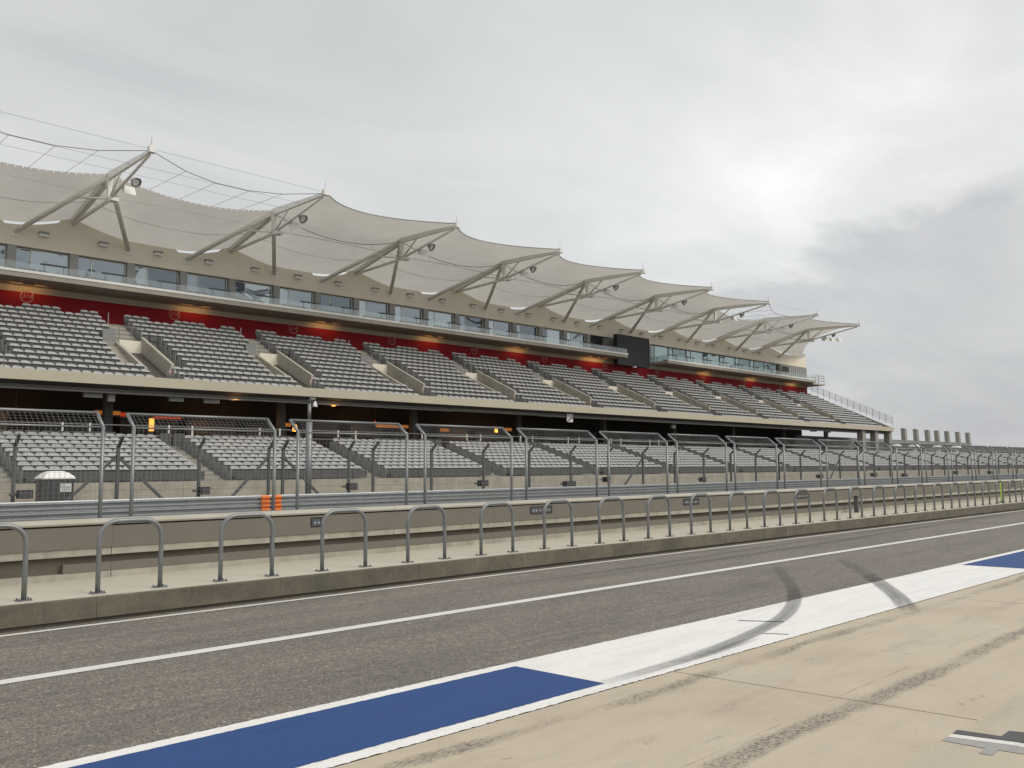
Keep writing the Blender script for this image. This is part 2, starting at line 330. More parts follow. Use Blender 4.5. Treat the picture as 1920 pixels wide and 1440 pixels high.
# ------------------------------------------------------------------ mesh helpers
class MB:
    def __init__(s): s.v = []; s.f = []; s.mi = []; s.cur = 0
    def add(s, vs, fs):
        o = len(s.v); s.v += [tuple(map(float, p)) for p in vs]
        for f in fs: s.f.append(tuple(i + o for i in f)); s.mi.append(s.cur)
        return s
    def box(s, x0, x1, y0, y1, z0, z1):
        return s.add([(x0, y0, z0), (x1, y0, z0), (x1, y1, z0), (x0, y1, z0), (x0, y0, z1), (x1, y0, z1), (x1, y1, z1), (x0, y1, z1)],
                     [(3, 2, 1, 0), (4, 5, 6, 7), (0, 1, 5, 4), (1, 2, 6, 5), (2, 3, 7, 6), (3, 0, 4, 7)])
    def quad(s, a, b, c, d): return s.add([a, b, c, d], [(0, 1, 2, 3)])
    def bar(s, p0, p1, wd, ht, w2=None, h2=None):
        """box section beam from p0 to p1, width across, height in the vertical plane"""
        p0, p1 = np.array(p0, float), np.array(p1, float); d = p1 - p0; d /= np.linalg.norm(d)
        up = np.array([0, 0, 1.]); a = np.cross(d, up)
        a = np.array([1., 0, 0]) if np.linalg.norm(a) < 1e-4 else a / np.linalg.norm(a)
        u = np.cross(a, d); w2 = wd if w2 is None else w2; h2 = ht if h2 is None else h2
        vs = [p0 + sx * a * wd / 2 + sz * u * ht / 2 for sx, sz in ((-1, -1), (1, -1), (1, 1), (-1, 1))] + \
             [p1 + sx * a * w2 / 2 + sz * u * h2 / 2 for sx, sz in ((-1, -1), (1, -1), (1, 1), (-1, 1))]
        return s.add(vs, [(0, 1, 2, 3), (7, 6, 5, 4), (1, 0, 4, 5), (2, 1, 5, 6), (3, 2, 6, 7), (0, 3, 7, 4)])
    def tube(s, pts, r, n=8, cap=True, r1=None):
        pts = [np.array(p, float) for p in pts]; rings = []; a = None
        for i, p in enumerate(pts):
            d = (pts[min(i + 1, len(pts) - 1)] - pts[max(i - 1, 0)]); d /= np.linalg.norm(d)
            if a is None:
                a = np.cross(d, (0, 0, 1.) if abs(d[2]) < .9 else (1., 0, 0))
            else: a = a - d * np.dot(a, d)
            a /= np.linalg.norm(a); bb = np.cross(d, a)
            rr = r if r1 is None else r + (r1 - r) * i / (len(pts) - 1)
            rings.append([p + rr * (math.cos(2 * math.pi * k / n) * a + math.sin(2 * math.pi * k / n) * bb) for k in range(n)])
        vs = [q for rg in rings for q in rg]; fs = []
        for i in range(len(pts) - 1):
            for k in range(n):
                k2 = (k + 1) % n; fs.append((i * n + k, i * n + k2, (i + 1) * n + k2, (i + 1) * n + k))
        if cap: fs.append(tuple(range(n))[::-1]); fs.append(tuple((len(pts) - 1) * n + k for k in range(n)))
        return s.add(vs, fs)
    def prof(s, yz, x0, x1):
        """extrude a closed (y, z) outline along x"""
        n = len(yz); vs = [(x0, y, z) for y, z in yz] + [(x1, y, z) for y, z in yz]
        fs = [(k, (k + 1) % n, n + (k + 1) % n, n + k) for k in range(n)] + [tuple(range(n))[::-1], tuple(range(n, 2 * n))]
        return s.add(vs, fs)
    def disc(s, c, r, n=16, axis='y', r2=None):
        c = np.array(c, float)
        def pt(a, rr): return c + rr * (np.array([math.cos(a), 0, math.sin(a)]) if axis == 'y' else np.array([math.cos(a), math.sin(a), 0]))
        if r2 is None:
            return s.add([pt(2 * math.pi * k / n, r) for k in range(n)], [tuple(range(n))])
        vs = [pt(2 * math.pi * k / n, r) for k in range(n)] + [pt(2 * math.pi * k / n, r2) for k in range(n)]
        return s.add(vs, [(k, (k + 1) % n, n + (k + 1) % n, n + k) for k in range(n)])
    def mesh(s, name, mats, smooth=False, origin=(0, 0, 0)):
        me = bpy.data.meshes.new(name); o = np.array(origin)
        me.from_pydata([tuple(np.array(p) - o) for p in s.v], [], s.f)
        for mm in (mats if isinstance(mats, (list, tuple)) else [mats]): me.materials.append(M[mm])
        me.polygons.foreach_set('material_index', s.mi)
        if smooth: me.polygons.foreach_set('use_smooth', [True] * len(s.f))
        me.update(); return me
    def build(s, name, mats, parent=None, smooth=False, origin=None):
        if parent is not None:
            po = np.array(parent.matrix_world.translation) if parent.parent is None else np.array(parent['org'])
            base = po
            me = s.mesh(name, mats, smooth, base)
            ob = bpy.data.objects.new(name, me); C.objects.link(ob); ob.parent = parent
            ob['org'] = [float(q) for q in po]
        else:
            org = origin if origin is not None else (0, 0, 0)
            me = s.mesh(name, mats, smooth, org)
            ob = bpy.data.objects.new(name, me); C.objects.link(ob); ob.location = org
        return ob
def clean_org():
    for ob in bpy.data.objects:
        if 'org' in ob.keys(): del ob['org']
def empty(name, loc):
    o = bpy.data.objects.new(name, None); C.objects.link(o); o.location = loc; o.matrix_world = Matrix.Translation(loc); o.empty_display_size = .2
    return o
def tag(o, label=None, cat=None, group=None, kind=None):
    if label: o['label'] = label
    if cat: o['category'] = cat
    if group: o['group'] = group
    if kind: o['kind'] = kind
    return o
ORD = ['first', 'second', 'third', 'fourth', 'fifth', 'sixth', 'seventh', 'eighth', 'ninth', 'tenth', 'eleventh', 'twelfth', 'thirteenth', 'fourteenth', 'fifteenth',
       'sixteenth', 'seventeenth', 'eighteenth', 'nineteenth', 'twentieth'] + ['twenty-' + q for q in ('first', 'second', 'third', 'fourth', 'fifth', 'sixth', 'seventh', 'eighth', 'ninth')] + ['thirtieth'] + \
      ['thirty-' + q for q in ('first', 'second', 'third', 'fourth', 'fifth', 'sixth', 'seventh', 'eighth', 'ninth')] + ['fortieth'] + ['forty-' + q for q in ('first', 'second', 'third', 'fourth', 'fifth', 'sixth', 'seventh', 'eighth', 'ninth')] + ['fiftieth']
def copy_thing(src, dx, dy=0, dz=0):
    c = src.copy(); C.objects.link(c); c.location = (src.location[0] + dx, src.location[1] + dy, src.location[2] + dz)
    for ch in src.children:
        d = ch.copy(); C.objects.link(d); d.parent = c
        for g_ in ch.children:
            e_ = g_.copy(); C.objects.link(e_); e_.parent = d
    return c
XL, XR = -30.0, 260.0

# ------------------------------------------------------------------ ground, pit lane, apron, markings
tag(MB().quad((-3000, -3000, -.03), (3000, -3000, -.03), (3000, 3000, -.03), (-3000, 3000, -.03)).build('ground', 'ground_dirt'), kind='structure')
tag(MB().quad((XL, 4.0, -.004), (XR, 4.0, -.004), (XR, 13.9, -.004), (XL, 13.9, -.004)).build('pit_lane', 'asphalt'), kind='structure')
tag(MB().quad((XL, 16.2, -.008), (XR, 16.2, -.008), (XR, 39.3, -.008), (XL, 39.3, -.008)).build('race_track', 'asphalt'), kind='structure')
Y_AP = 5.755
ap = tag(MB().quad((XL, -12, -.02), (XR, -12, -.02), (XR, Y_AP, -.02), (XL, Y_AP, -.02)).build('concrete_apron', 'joint_seal'), kind='structure')
# slabs with sawn joints; the near row stops at y=2.8 where the grey band starts
jx = [-21.8, -14.3, -6.8, .55, 8.03, 15.6, 23.1, 30.6, 38.1, 45.6, 60.6, 75.6, 105.6, 150.6, 200.]
for i in range(len(jx) - 1):
    a, b_ = jx[i], jx[i + 1]; sk = .30
    g_ = .011
    def sx(x, y): return x + (Y_AP - y) * .105
    MB().add([(sx(a, 2.80) + g_, 2.80, .004), (sx(b_, 2.80) - g_, 2.80, .004), (b_ - g_, Y_AP, .004), (a + g_, Y_AP, .004),
              (sx(a, 2.80) + g_, 2.80 + g_, -.018), (sx(b_, 2.80) - g_, 2.80 + g_, -.018), (b_ - g_, Y_AP, -.018), (a + g_, Y_AP, -.018)],
             [(0, 1, 2, 3), (4, 5, 1, 0), (5, 6, 2, 1), (6, 7, 3, 2), (7, 4, 0, 3)]).build('slab', 'apron_concrete', ap)
MB().box(XL, XR, -12, 2.80, -.018, .004).build('slab', 'apron_concrete', ap)

def sheet(name, poly, z, mat, label=None):
    o = MB().add([(x, y, z) for x, y in poly], [tuple(range(len(poly)))]).build(name, mat); tag(o, label=label, kind='structure'); return o
Y0, Y1, Y2, Y3 = 5.76, 5.945, 7.155, 7.33     # paint band edges
def ragged(x0, x1, y, amp, step=.06):
    xs = np.arange(x0, x1, step); return [(x, y + amp * (rng.random() - .5)) for x in xs]
# white band with slightly ragged edges near the camera
near = ragged(-4, 14, Y0 + .012, .022, .035); far = ragged(-4, 14, Y3, .016, .035)
sheet('painted_band', [(XL, Y0)] + near + [(XR, Y0)] + [(XR, Y3)] + far[::-1] + [(XL, Y3)], .006, 'white_paint', 'long white painted band along the pit lane edge')
sheet('blue_box_marking', [(-6.9, Y1)] + ragged(-3, 7.0, Y1, .012, .04) + [(7.09, Y1), (7.0, Y2)] + ragged(-3, 6.95, Y2, .009, .04)[::-1] + [(-6.9, Y2)], .010, 'blue_paint', 'large blue painted rectangle in the near white band')
sheet('blue_box_marking', [(21.0, Y1), (35.1, Y1), (35.1, Y2), (20.9, Y2)], .010, 'blue_paint', 'distant blue painted rectangle at the right edge')
sheet('painted_line', [(XL, 10.44), (XR, 10.44), (XR, 10.66), (XL, 10.66)], .002, 'line_paint', 'thin white line down the middle of the pit lane')
sheet('edge_line', [(XL, 13.42), (XR, 13.42), (XR, 13.545), (XL, 13.545)], .002, 'line_paint', 'thin white line at the foot of the raised kerb')
P = px_ground
sheet('painted_mark', [P(*q) for q in ((1786, 1377), (1795, 1370), (1878, 1382), (1892, 1372), (1945, 1377), (1945, 1400), (1910, 1393))], .008, 'dark_paint', 'dark grey painted stripe on the apron, lower right corner')
sheet('painted_mark', [P(*q) for q in ((1777, 1383), (1784, 1377.5), (1910, 1394), (1945, 1401), (1945, 1408), (1905, 1400))], .0075, 'line_paint', 'cream painted stripe between the dark and grey stripes')
sheet('painted_mark', [P(*q) for q in ((1766, 1390), (1776, 1383.5), (1905, 1400.5), (1945, 1408.5), (1945, 1420), (1872, 1408), (1860, 1418), (1836, 1414), (1848, 1405))], .008, 'grey_paint', 'pale grey painted stripe on the apron, nearest the corner')
for (pa, pb, hw_, mt_) in (((1384, 1164.5), (1470, 1167), .022, 'blue_paint'), ((1429, 1188.5), (1479, 1190.5), .016, 'dark_paint')):
    qa, qb = np.array(P(*pa)), np.array(P(*pb)); dd = (qb - qa) / np.linalg.norm(qb - qa); nn = np.array([-dd[1], dd[0]]) * hw_
    sheet('paint_stroke', [tuple(qa - nn), tuple(qb - nn), tuple(qb + nn), tuple(qa + nn)], .010, mt_)

def tyre(name, pts, wd, film, label, z=.013):
    from mathutils import geometry
    P_ = [np.array(px_ground(*q)) for q in pts]; cv = []
    for i in range(len(P_) - 1):                    # Catmull-Rom through the surveyed points
        p0 = P_[max(i - 1, 0)]; p1 = P_[i]; p2 = P_[i + 1]; p3 = P_[min(i + 2, len(P_) - 1)]
        for u in np.linspace(0, 1, 9)[:-1]:
            cv.append(.5 * ((2 * p1) + (-p0 + p2) * u + (2 * p0 - 5 * p1 + 4 * p2 - p3) * u * u + (-p0 + 3 * p1 - 3 * p2 + p3) * u ** 3))
    cv.append(P_[-1]); n = len(cv); vs = []; uvs = []
    ln = np.concatenate([[0], np.cumsum([np.linalg.norm(cv[i + 1] - cv[i]) for i in range(n - 1)])]); ln /= ln[-1]
    for i, p in enumerate(cv):
        d = cv[min(i + 1, n - 1)] - cv[max(i - 1, 0)]; d /= np.linalg.norm(d); nr = np.array([-d[1], d[0]])
        for s_ in (-1, 1): q = p + nr * s_ * wd / 2; vs.append((q[0], q[1], z)); uvs.append(((s_ + 1) / 2, ln[i]))
    fs = [(2 * i, 2 * i + 1, 2 * i + 3, 2 * i + 2) for i in range(n - 1)]
    o = MB().add(vs, fs).build(name, 'tyre_rubber'); me = o.data; ul = me.uv_layers.new(name='UVMap')
    for lp in me.loops: ul.data[lp.index].uv = uvs[lp.vertex_index]
    o['film'] = film; tag(o, label, kind='structure'); return o
tyre('tyre_mark', [(1448, 1055), (1472, 1082), (1487, 1105), (1489, 1130), (1468, 1158), (1420, 1185), (1350, 1215), (1260, 1245), (1150, 1280)], .27, .36, 'curved black tyre mark sweeping across the white band')
tyre('tyre_mark', [(1484, 1096), (1490, 1116), (1486, 1136), (1468, 1158), (1420, 1185), (1350, 1215), (1260, 1247)], .26, .42, 'darker core of the curved tyre mark on the white band', .0145)
tyre('tyre_mark', [(1570, 1045), (1620, 1073), (1658, 1100), (1688, 1124), (1712, 1156)], .36, .30, 'second tyre mark crossing the band further right')
tyre('tyre_mark', [(1628, 1078), (1656, 1098), (1684, 1121), (1706, 1148)], .35, .52, 'darker core of the second tyre mark on the band', .0145)
tyre('tyre_mark', [(1120, 1286), (1230, 1254), (1330, 1226), (1420, 1196)], .20, .55, 'faint straight tyre streak on the white band')
tyre('tyre_mark', [(1000, 1100), (1300, 1056), (1600, 1010), (1900, 962)], .26, .35, 'long faint tyre streak beside the centre line')
tyre('tyre_mark', [(880, 1108), (1200, 1062), (1500, 1016), (1800, 973)], .22, .3, 'long faint tyre streak between kerb and centre line')

# ------------------------------------------------------------------ raised kerb platform
KH, KY = .362, 13.75
kp = tag(MB().box(XL, 190, KY + .06, 16.3, -.02, KH - .05).build('kerb_platform', 'recess_concrete'), 'raised concrete kerb platform between pit lane and wall', kind='structure')
bx = -10.3; i = 0
while bx < 186:
    ln = 3.02; j = .0025
    jit = .004 * (rng.random() - .5)
    MB().prof([(KY + jit, .055), (KY + jit, KH - .018), (KY + .018 + jit, KH), (KY + .30, KH), (KY + .30, .055)], bx + j, bx + ln - j).build('kerb_block', 'kerb_concrete', kp)
    MB().box(bx + .003, bx + ln - .003, KY + .012, 16.1, KH + .001, KH + .010).build('platform_slab', 'kerb_top_concrete', kp)
    bx += ln
# ------------------------------------------------------------------ pit wall
WY = 16.0
pw = tag(empty('pit_wall', (XL, WY, 0)), 'low concrete pit wall with rounded coping behind the hoops', 'wall')
MB().box(XL, 190, WY + .12, WY + .36, -.01, 1.29).build('core', 'recess_concrete', pw)
bx = -9.45; ln = 3.05
while bx < 186:
    j = .006; t_ = lambda: .006 * (rng.random() - .5)
    q = t_(); MB().prof([(WY - .04 + q, 1.30), (WY - .05 + q, 1.325), (WY - .02 + q, 1.365), (WY + .06, 1.385), (WY + .30, 1.385), (WY + .37, 1.35), (WY + .37, 1.29), (WY - .03 + q, 1.29)], bx + .003, bx + ln - .003).build('coping', 'coping_concrete', pw)
    q = t_(); MB().box(bx + j / 3, bx + ln - j / 3, WY - .015 + q, WY + .12, .895, 1.262).build('upper_board', 'wall_board', pw)
    q = t_(); MB().box(bx + j, bx + ln - j, WY + .01 + q, WY + .12, .765, .893).build('middle_strip', 'wall_concrete', pw)
    if bx + ln > 5.3:
        q = t_(); MB().box(max(bx + j / 2, 5.02), bx + ln - j / 2, WY + .012 + q, WY + .12, .485, .635).build('lower_board', 'wall_board', pw)
    else:
        q = t_(); MB().box(bx + j, bx + ln - j, WY + .085 + q, WY + .12, .485, .62).build('bare_strip', 'wall_concrete', pw)
    q = t_(); MB().box(bx + j, bx + ln - j, WY - .0 + q, WY + .12, .35, .482).build('base_block', 'wall_concrete', pw)
    bx += ln
# boxes let into the upper board: (left px, right px)
for i, (a, b_, word) in enumerate(((582, 603, 'first'), (993, 1034, 'second'), (1281, 1310, 'third'), (1494, 1516, 'fourth'), (1893, 1906, 'fifth'))):
    ra, rb = px_ray(a, 960), px_ray(b_, 960); x0, x1 = WY * ra[0] / ra[1], WY * rb[0] / rb[1]
    z0, z1 = (1.03, 1.225)
    o = tag(empty('socket_box', ((x0 + x1) / 2, WY, z0)), 'black wall socket box on the pit wall, %s from the left' % word, 'socket box', 'socket boxes on the pit wall')
    mb = MB(); mb.box(x0, x1, WY - .03, WY + .0, z0, z0 + .03); mb.box(x0, x1, WY - .03, WY + .0, z1 - .03, z1); mb.box(x0, x0 + .03, WY - .03, WY, z0 + .03, z1 - .03); mb.box(x1 - .03, x1, WY - .03, WY, z0 + .03, z1 - .03)
    mb.build('frame', 'black_box', o)
    nb = 1 if i == 0 else 3
    for k_ in range(nb):
        wx = (x1 - x0 - .06) / nb; a0 = x0 + .03 + k_ * wx
        mb = MB(); mb.box(a0 + .01, a0 + wx - .01, WY - .024, WY - .012, z0 + .045, z1 - .05); mb.build('socket_cover', 'box_glass' if k_ == 0 else 'dark_steel', o)
        MB().box(a0 + wx * .3, a0 + wx * .38, WY - .028, WY - .023, z0 + .07, z0 + .10).build('screw', 'sign_white', o)
        MB().box(a0 + wx * .72, a0 + wx * .8, WY - .028, WY - .023, z0 + .07, z0 + .10).build('screw', 'sign_white', o)

# ------------------------------------------------------------------ hoops on the kerb
HY, HW, HP, HT = 14.0, .945, 1.9535, 1.445
hx0 = 2.935
def make_hoop(x):
    o = empty('guard_hoop', (x + HW / 2, HY, KH + .01))
    z0 = KH + .01; R_ = .27; pts = [(x, HY, z0), (x, HY, z0 + .4), (x, HY, HT - R_)]
    for a in np.linspace(0, math.pi / 2, 8)[1:]: pts.append((x + R_ - R_ * math.cos(a), HY, HT - R_ + R_ * math.sin(a)))
    for a in np.linspace(0, math.pi / 2, 8)[:-1]: pts.append((x + HW - R_ + R_ * math.sin(a), HY, HT - R_ + R_ * math.cos(a)))
    pts += [(x + HW, HY, HT - R_), (x + HW, HY, z0 + .4), (x + HW, HY, z0)]
    MB().tube(pts, .037, 12).build('tube', 'hoop_steel', o, True)
    for xx in (x, x + HW):
        pl = MB().box(xx - .10, xx + .10, HY - .085, HY + .085, z0, z0 + .014).build('foot_plate', 'hoop_steel', o)
        mb = MB()
        for sx_ in (-.075, .075):
            for sy_ in (-.06, .06): mb.tube([(xx + sx_, HY + sy_, z0 + .013), (xx + sx_, HY + sy_, z0 + .04)], .011, 6)
        tag(mb.build('anchor_bolts', 'dark_steel', pl), kind='stuff')
    return o
h0 = make_hoop(hx0)
for i in range(29):
    o = h0 if i == 0 else copy_thing(h0, i * HP)
    tag(o, 'grey steel hoop rail on the kerb, %s from the left' % ORD[i], 'hoop rail', 'hoop rails along the kerb')

# lime marker post near the far hoops
d = px_ray(1877, 925); mx_ = 14.4 * d[0] / d[1]
o = tag(empty('marker_post', (mx_, 14.4, KH)), 'slim lime-yellow marker post standing among the far hoops', 'marker post')
MB().tube([(mx_, 14.4, KH + .01), (mx_, 14.4, KH + .9), (mx_, 14.4, KH + .98)], .028, 8, True, .022).build('stake', 'lime_plastic', o, True)
MB().box(mx_ - .12, mx_ + .12, 14.28, 14.52, KH + .01, KH + .05).build('base', 'black_box', o)
d = px_ray(1606, 950); mx_ = 15.6 * d[0] / d[1]
o = tag(empty('kerb_bollard', (mx_, 15.6, KH)), 'short dark post on the platform against the pit wall', 'post')
MB().box(mx_ - .07, mx_ + .07, 15.53, 15.67, KH + .01, KH + .62).build('shaft', 'dark_steel', o)
MB().box(mx_ - .08, mx_ + .08, 15.52, 15.68, KH + .62, KH + .66).build('cap', 'black_box', o)

# ------------------------------------------------------------------ debris fence on the pit wall
FY = 16.42; PT, GAP = 2.875, .545; FP = PT + GAP
fx0 = .3828 * 16.3 - FP * 1.0 + .03       # left post of the first panel
def make_fence(x):
    o = empty('debris_fence_panel', (x + PT / 2, FY, .9))
    zb, zt, yt = 3.02, 3.275, FY + .335
    for xx in (x, x + PT):
        MB().tube([(xx, FY, .75), (xx, FY, zb)], .036, 8).build('post', 'galvanised', o, True)
        MB().tube([(xx, FY, zb - .02), (xx, yt, zt)], .033, 8).build('crank_arm', 'galvanised', o, True)
    MB().tube([(x, yt, zt), (x + PT, yt, zt)], .026, 8).build('top_rail', 'galvanised', o, True)
    MB().tube([(x + .04, FY, zb - .02), (x + PT - .04, FY, zb - .02)], .02, 6).build('bend_rail', 'galvanised', o, True)
    mb = MB(); r = .0022
    n = int(PT / .085)
    for k_ in range(1, n):
        xx = x + PT * k_ / n; mb.tube([(xx, FY, 1.0), (xx, FY, zb), (xx, yt, zt)], r, 3, False)
    for z in np.arange(1.42, zb, .085): mb.tube([(x, FY, z), (x + PT, FY, z)], r, 3, False)
    for u in np.linspace(0, 1, 6)[1:-1]: mb.tube([(x, FY + u * .335, zb + u * .255), (x + PT, FY + u * .335, zb + u * .255)], r, 3, False)
    tag(mb.build('wire_mesh', 'wire_steel', o), kind='stuff')
    return o
f0 = make_fence(fx0)
for i in range(24):
    o = f0 if i == 0 else copy_thing(f0, i * FP)
    tag(o, 'grey mesh debris fence panel with cranked top, %s from the left' % ORD[i], 'fence panel', 'debris fence panels on the pit wall')

# ------------------------------------------------------------------ guardrail across the track
GY = 31.0
gr = tag(empty('guardrail', (XL, GY, 0)), 'triple-height galvanised guardrail running along the far side of the track', 'guardrail')
def wbeam(zc, y):
    h = .155; a = .075
    return [(y, zc - h), (y - .01, zc - h + .03), (y - a * 1.6, zc - .105), (y - a * 1.6, zc - .055), (y - .01, zc - .015), (y - .01, zc + .015), (y - a * 1.6, zc + .055), (y - a * 1.6, zc + .105), (y - .01, zc + h - .03), (y, zc + h),
            (y + .005, zc + h), (y + .005, zc - h)]
for r_ in range(4):
    bx = -28.
    while bx < 240:
        MB().prof(wbeam(1.255 - .155 - r_ * .318, GY + .002 * (int(bx / 4) % 2)), bx, bx + 4.08).build('beam', 'rail_galvanised', gr)
        bx += 4.0
bx = -27.
while bx < 230:
    MB().box(bx - .05, bx + .05, GY + .02, GY + .14, 0, 1.22).build('post', 'dark_steel', gr); bx += 2.0 if bx < 60 else 4.0
# orange boards bolted to the rail
for i, (x0, x1) in enumerate(((16.68, 17.02), (17.14, 17.52))):
    o = tag(empty('marker_board', ((x0 + x1) / 2, GY - .1, .35)), 'orange painted rail section, %s of the fence post' % ('left' if i == 0 else 'right'), 'marker board')
    for zc in (1.10, .785, .465): MB().prof([(p[0] - .045, p[1]) for p in wbeam(zc, GY - .04)], x0, x1).build('orange_beam', 'orange_paint', o)

# ------------------------------------------------------------------ catch fence behind the guardrail
CY = 31.6
cf = tag(empty('catch_fence', (XL, CY, 0)), 'tall wire catch fence with dark cranked posts behind the far guardrail', 'fence')
cps = [-1.2, 1.97, 5.14, 8.3, 11.55, 14.5, 17.36, 17.98, 21.1, 22.35, 25.6, 28.85] + [28.85 + 3.17 * k_ for k_ in range(1, 62)]
for x in cps:
    MB().bar((x, CY, 0), (x, CY, 3.08), .10, .10).build('post', 'dark_steel', cf)
    MB().bar((x, CY, 3.05), (x, CY - .42, 3.42), .09, .09).build('crank_arm', 'dark_steel', cf)
mb = MB(); r = .0022
for x in np.arange(-2, 130, .16):
    if 17.4 < x < 17.95: continue
    mb.tube([(x, CY - .06, 1.1), (x, CY - .06, 3.08), (x, CY - .46, 3.44)], r, 3, False)
for z in np.arange(1.3, 3.1, .16): mb.tube([(-2, CY - .06, z), (17.36, CY - .06, z)], r, 3, False); mb.tube([(17.98, CY - .06, z), (225, CY - .06, z)], r, 3, False)
tag(mb.build('wire_mesh', 'wire_steel', cf), kind='stuff')
mb = MB()
for (a, b_) in ((-3, 17.36), (17.98, 225)):
    for z, yy in ((3.06, CY - .06), (3.43, CY - .45)): mb.tube([(a, yy, z), (b_, yy, z)], .006, 4, False)
mb.build('tension_cable', 'dark_steel', cf)
for p0, p1 in (((11.55, 2.75), (9.75, 1.05)), ((11.55, 2.75), (13.35, 1.05)), ((17.36, 2.72), (15.7, 1.05)), ((18.0, 2.78), (19.85, 1.05)), ((41.53, 2.7), (39.7, 1.1)), ((66.9, 2.7), (65.1, 1.1))):
    MB().bar((p0[0], CY + .06, p0[1]), (p1[0], CY + .06, p1[1]), .09, .09).build('brace', 'dark_steel', cf)
# dark equipment boxes low on the posts
for i, (pxx, pyy, wd) in enumerate(((46, 927, .42), (382, 920, .36), (659, 912, .42), (905, 906, .5), (1067, 907, .78), (1137, 899, .4), (1317, 899, .45), (1537, 893, .6), (1638, 890, .7), (1696, 891, .8), (1792, 886, .7), (1856, 886, .8))):
    d = px_ray(pxx, pyy); s_ = (CY - .3) / d[1]; x, z = s_ * d[0], CAM_H + s_ * d[2]
    o = tag(empty('trackside_speaker', (x, CY - .3, z - .15)), 'small black box fixed low on the catch fence, %s from the left' % ORD[i], 'equipment box', 'black boxes on the catch fence')
    MB().box(x - wd / 2, x + wd / 2, CY - .45, CY - .18, z - .14, z + .14).build('housing', 'black_box', o)
    MB().box(x - wd / 2 + .03, x + wd / 2 - .03, CY - .47, CY - .45, z - .11, z + .11).build('grille', 'cabin_plastic', o)
    MB().bar((x - wd / 2 - .22, CY - .25, z), (x - wd / 2 + .02, CY - .25, z), .05, .09).build('bracket', 'dark_steel', o)

# camera pole
PXp, PYp = 20.0, 33.0
o = tag(empty('camera_pole', (PXp, PYp, 0)), 'tall grey pole with a bent top holding a white dome camera', 'pole')
MB().tube([(PXp, PYp, 0), (PXp, PYp, 4.35)], .135, 10).build('lower_tube', 'galvanised', o, True)
MB().tube([(PXp, PYp, 4.35), (PXp, PYp, 5.05)], .075, 10).build('upper_tube', 'galvanised', o, True)
MB().tube([(PXp, PYp, 5.05), (PXp + .02, PYp, 5.2), (PXp + .12, PYp - .05, 5.38)], .06, 8).build('bent_tip', 'dark_steel', o, True)
dm = MB().tube([(PXp + .27, PYp, 5.16), (PXp + .27, PYp, 5.3)], .03, 6).build('drop_pipe', 'galvanised', o)
MB().tube([(PXp + .05, PYp, 5.2), (PXp + .27, PYp, 5.3)], .025, 6).build('arm', 'galvanised', o)
MB().tube([(PXp + .27, PYp, 4.93), (PXp + .27, PYp, 5.0), (PXp + .27, PYp, 5.1), (PXp + .27, PYp, 5.16)], .12, 10, True, .04).build('dome_camera', 'sign_white', o, True)

# portable toilet
tx0, tx1, ty0, ty1 = 9.80, 10.78, 33.6, 34.55
o = tag(empty('portable_toilet', ((tx0 + tx1) / 2, 34.2, 0)), 'dark grey portable toilet with a white domed roof behind the catch fence', 'toilet')
MB().box(tx0, tx1, ty0, ty1, .08, 1.95).build('cabin', 'cabin_plastic', o)
MB().box(tx0 - .05, tx1 + .05, ty0 - .05, ty1 + .05, 0, .08).build('skid', 'black_box', o)
mb = MB(); prof_ = [(0, 1.955), (.0, 2.0), (.14, 2.14), (.32, 2.22), (.6, 2.25), (.88, 2.22), (1.06, 2.14), (1.2, 2.0), (1.2, 1.955)]
lo = [(tx0 - .04, ty0 - .04), (tx1 + .04, ty0 - .04), (tx1 + .04, ty1 + .04), (tx0 - .04, ty1 + .04)]
hi = [(tx0 + .13, ty0 + .13), (tx1 - .13, ty0 + .13), (tx1 - .13, ty1 - .13), (tx0 + .13, ty1 - .13)]
top = [(tx0 + .3, ty0 + .3), (tx1 - .3, ty0 + .3), (tx1 - .3, ty1 - .3), (tx0 + .3, ty1 - .3)]
mb.add([(x, y, 1.952) for x, y in lo] + [(x, y, 2.0) for x, y in lo] + [(x, y, 2.17) for x, y in hi] + [(x, y, 2.235) for x, y in top],
       [(k_ + 4 * l_, (k_ + 1) % 4 + 4 * l_, (k_ + 1) % 4 + 4 * l_ + 4, k_ + 4 * l_ + 4) for l_ in range(3) for k_ in range(4)] + [(12, 13, 14, 15), (3, 2, 1, 0)])
mb.build('roof', 'cabin_roof', o)
dr = MB().box(tx0 + .2, tx1 - .2, ty0 - .02, ty0 - .001, .2, 1.88).build('door', 'cabin_plastic', o)
sg = MB().box(tx0 + .52, tx0 + .89, ty0 - .035, ty0 - .021, 1.50, 1.79).build('notice', 'sign_white', o)
def text(name, s, size, loc, rot, mat, parent=None, shear=0.0):
    cu = bpy.data.curves.new(name, 'FONT'); cu.body = s; cu.size = size; cu.align_x = 'CENTER'; cu.align_y = 'CENTER'; cu.shear = shear; cu.extrude = .002
    cu.materials.append(M[mat]); ob = bpy.data.objects.new(name, cu); C.objects.link(ob)
    dg = bpy.context.evaluated_depsgraph_get(); me_ = bpy.data.meshes.new_from_object(ob.evaluated_get(dg)); bpy.data.objects.remove(ob)
    ob = bpy.data.objects.new(name, me_); C.objects.link(ob); ob.rotation_euler = rot; ob.location = loc
    if parent is not None:
        ob.parent = parent; po = parent.matrix_world.translation if parent.parent is None else Vector(parent['org']); ob.location = Vector(loc) - Vector(po)
    return ob
mb = MB()   # scrawled logo swoosh and lines of small print on the notice
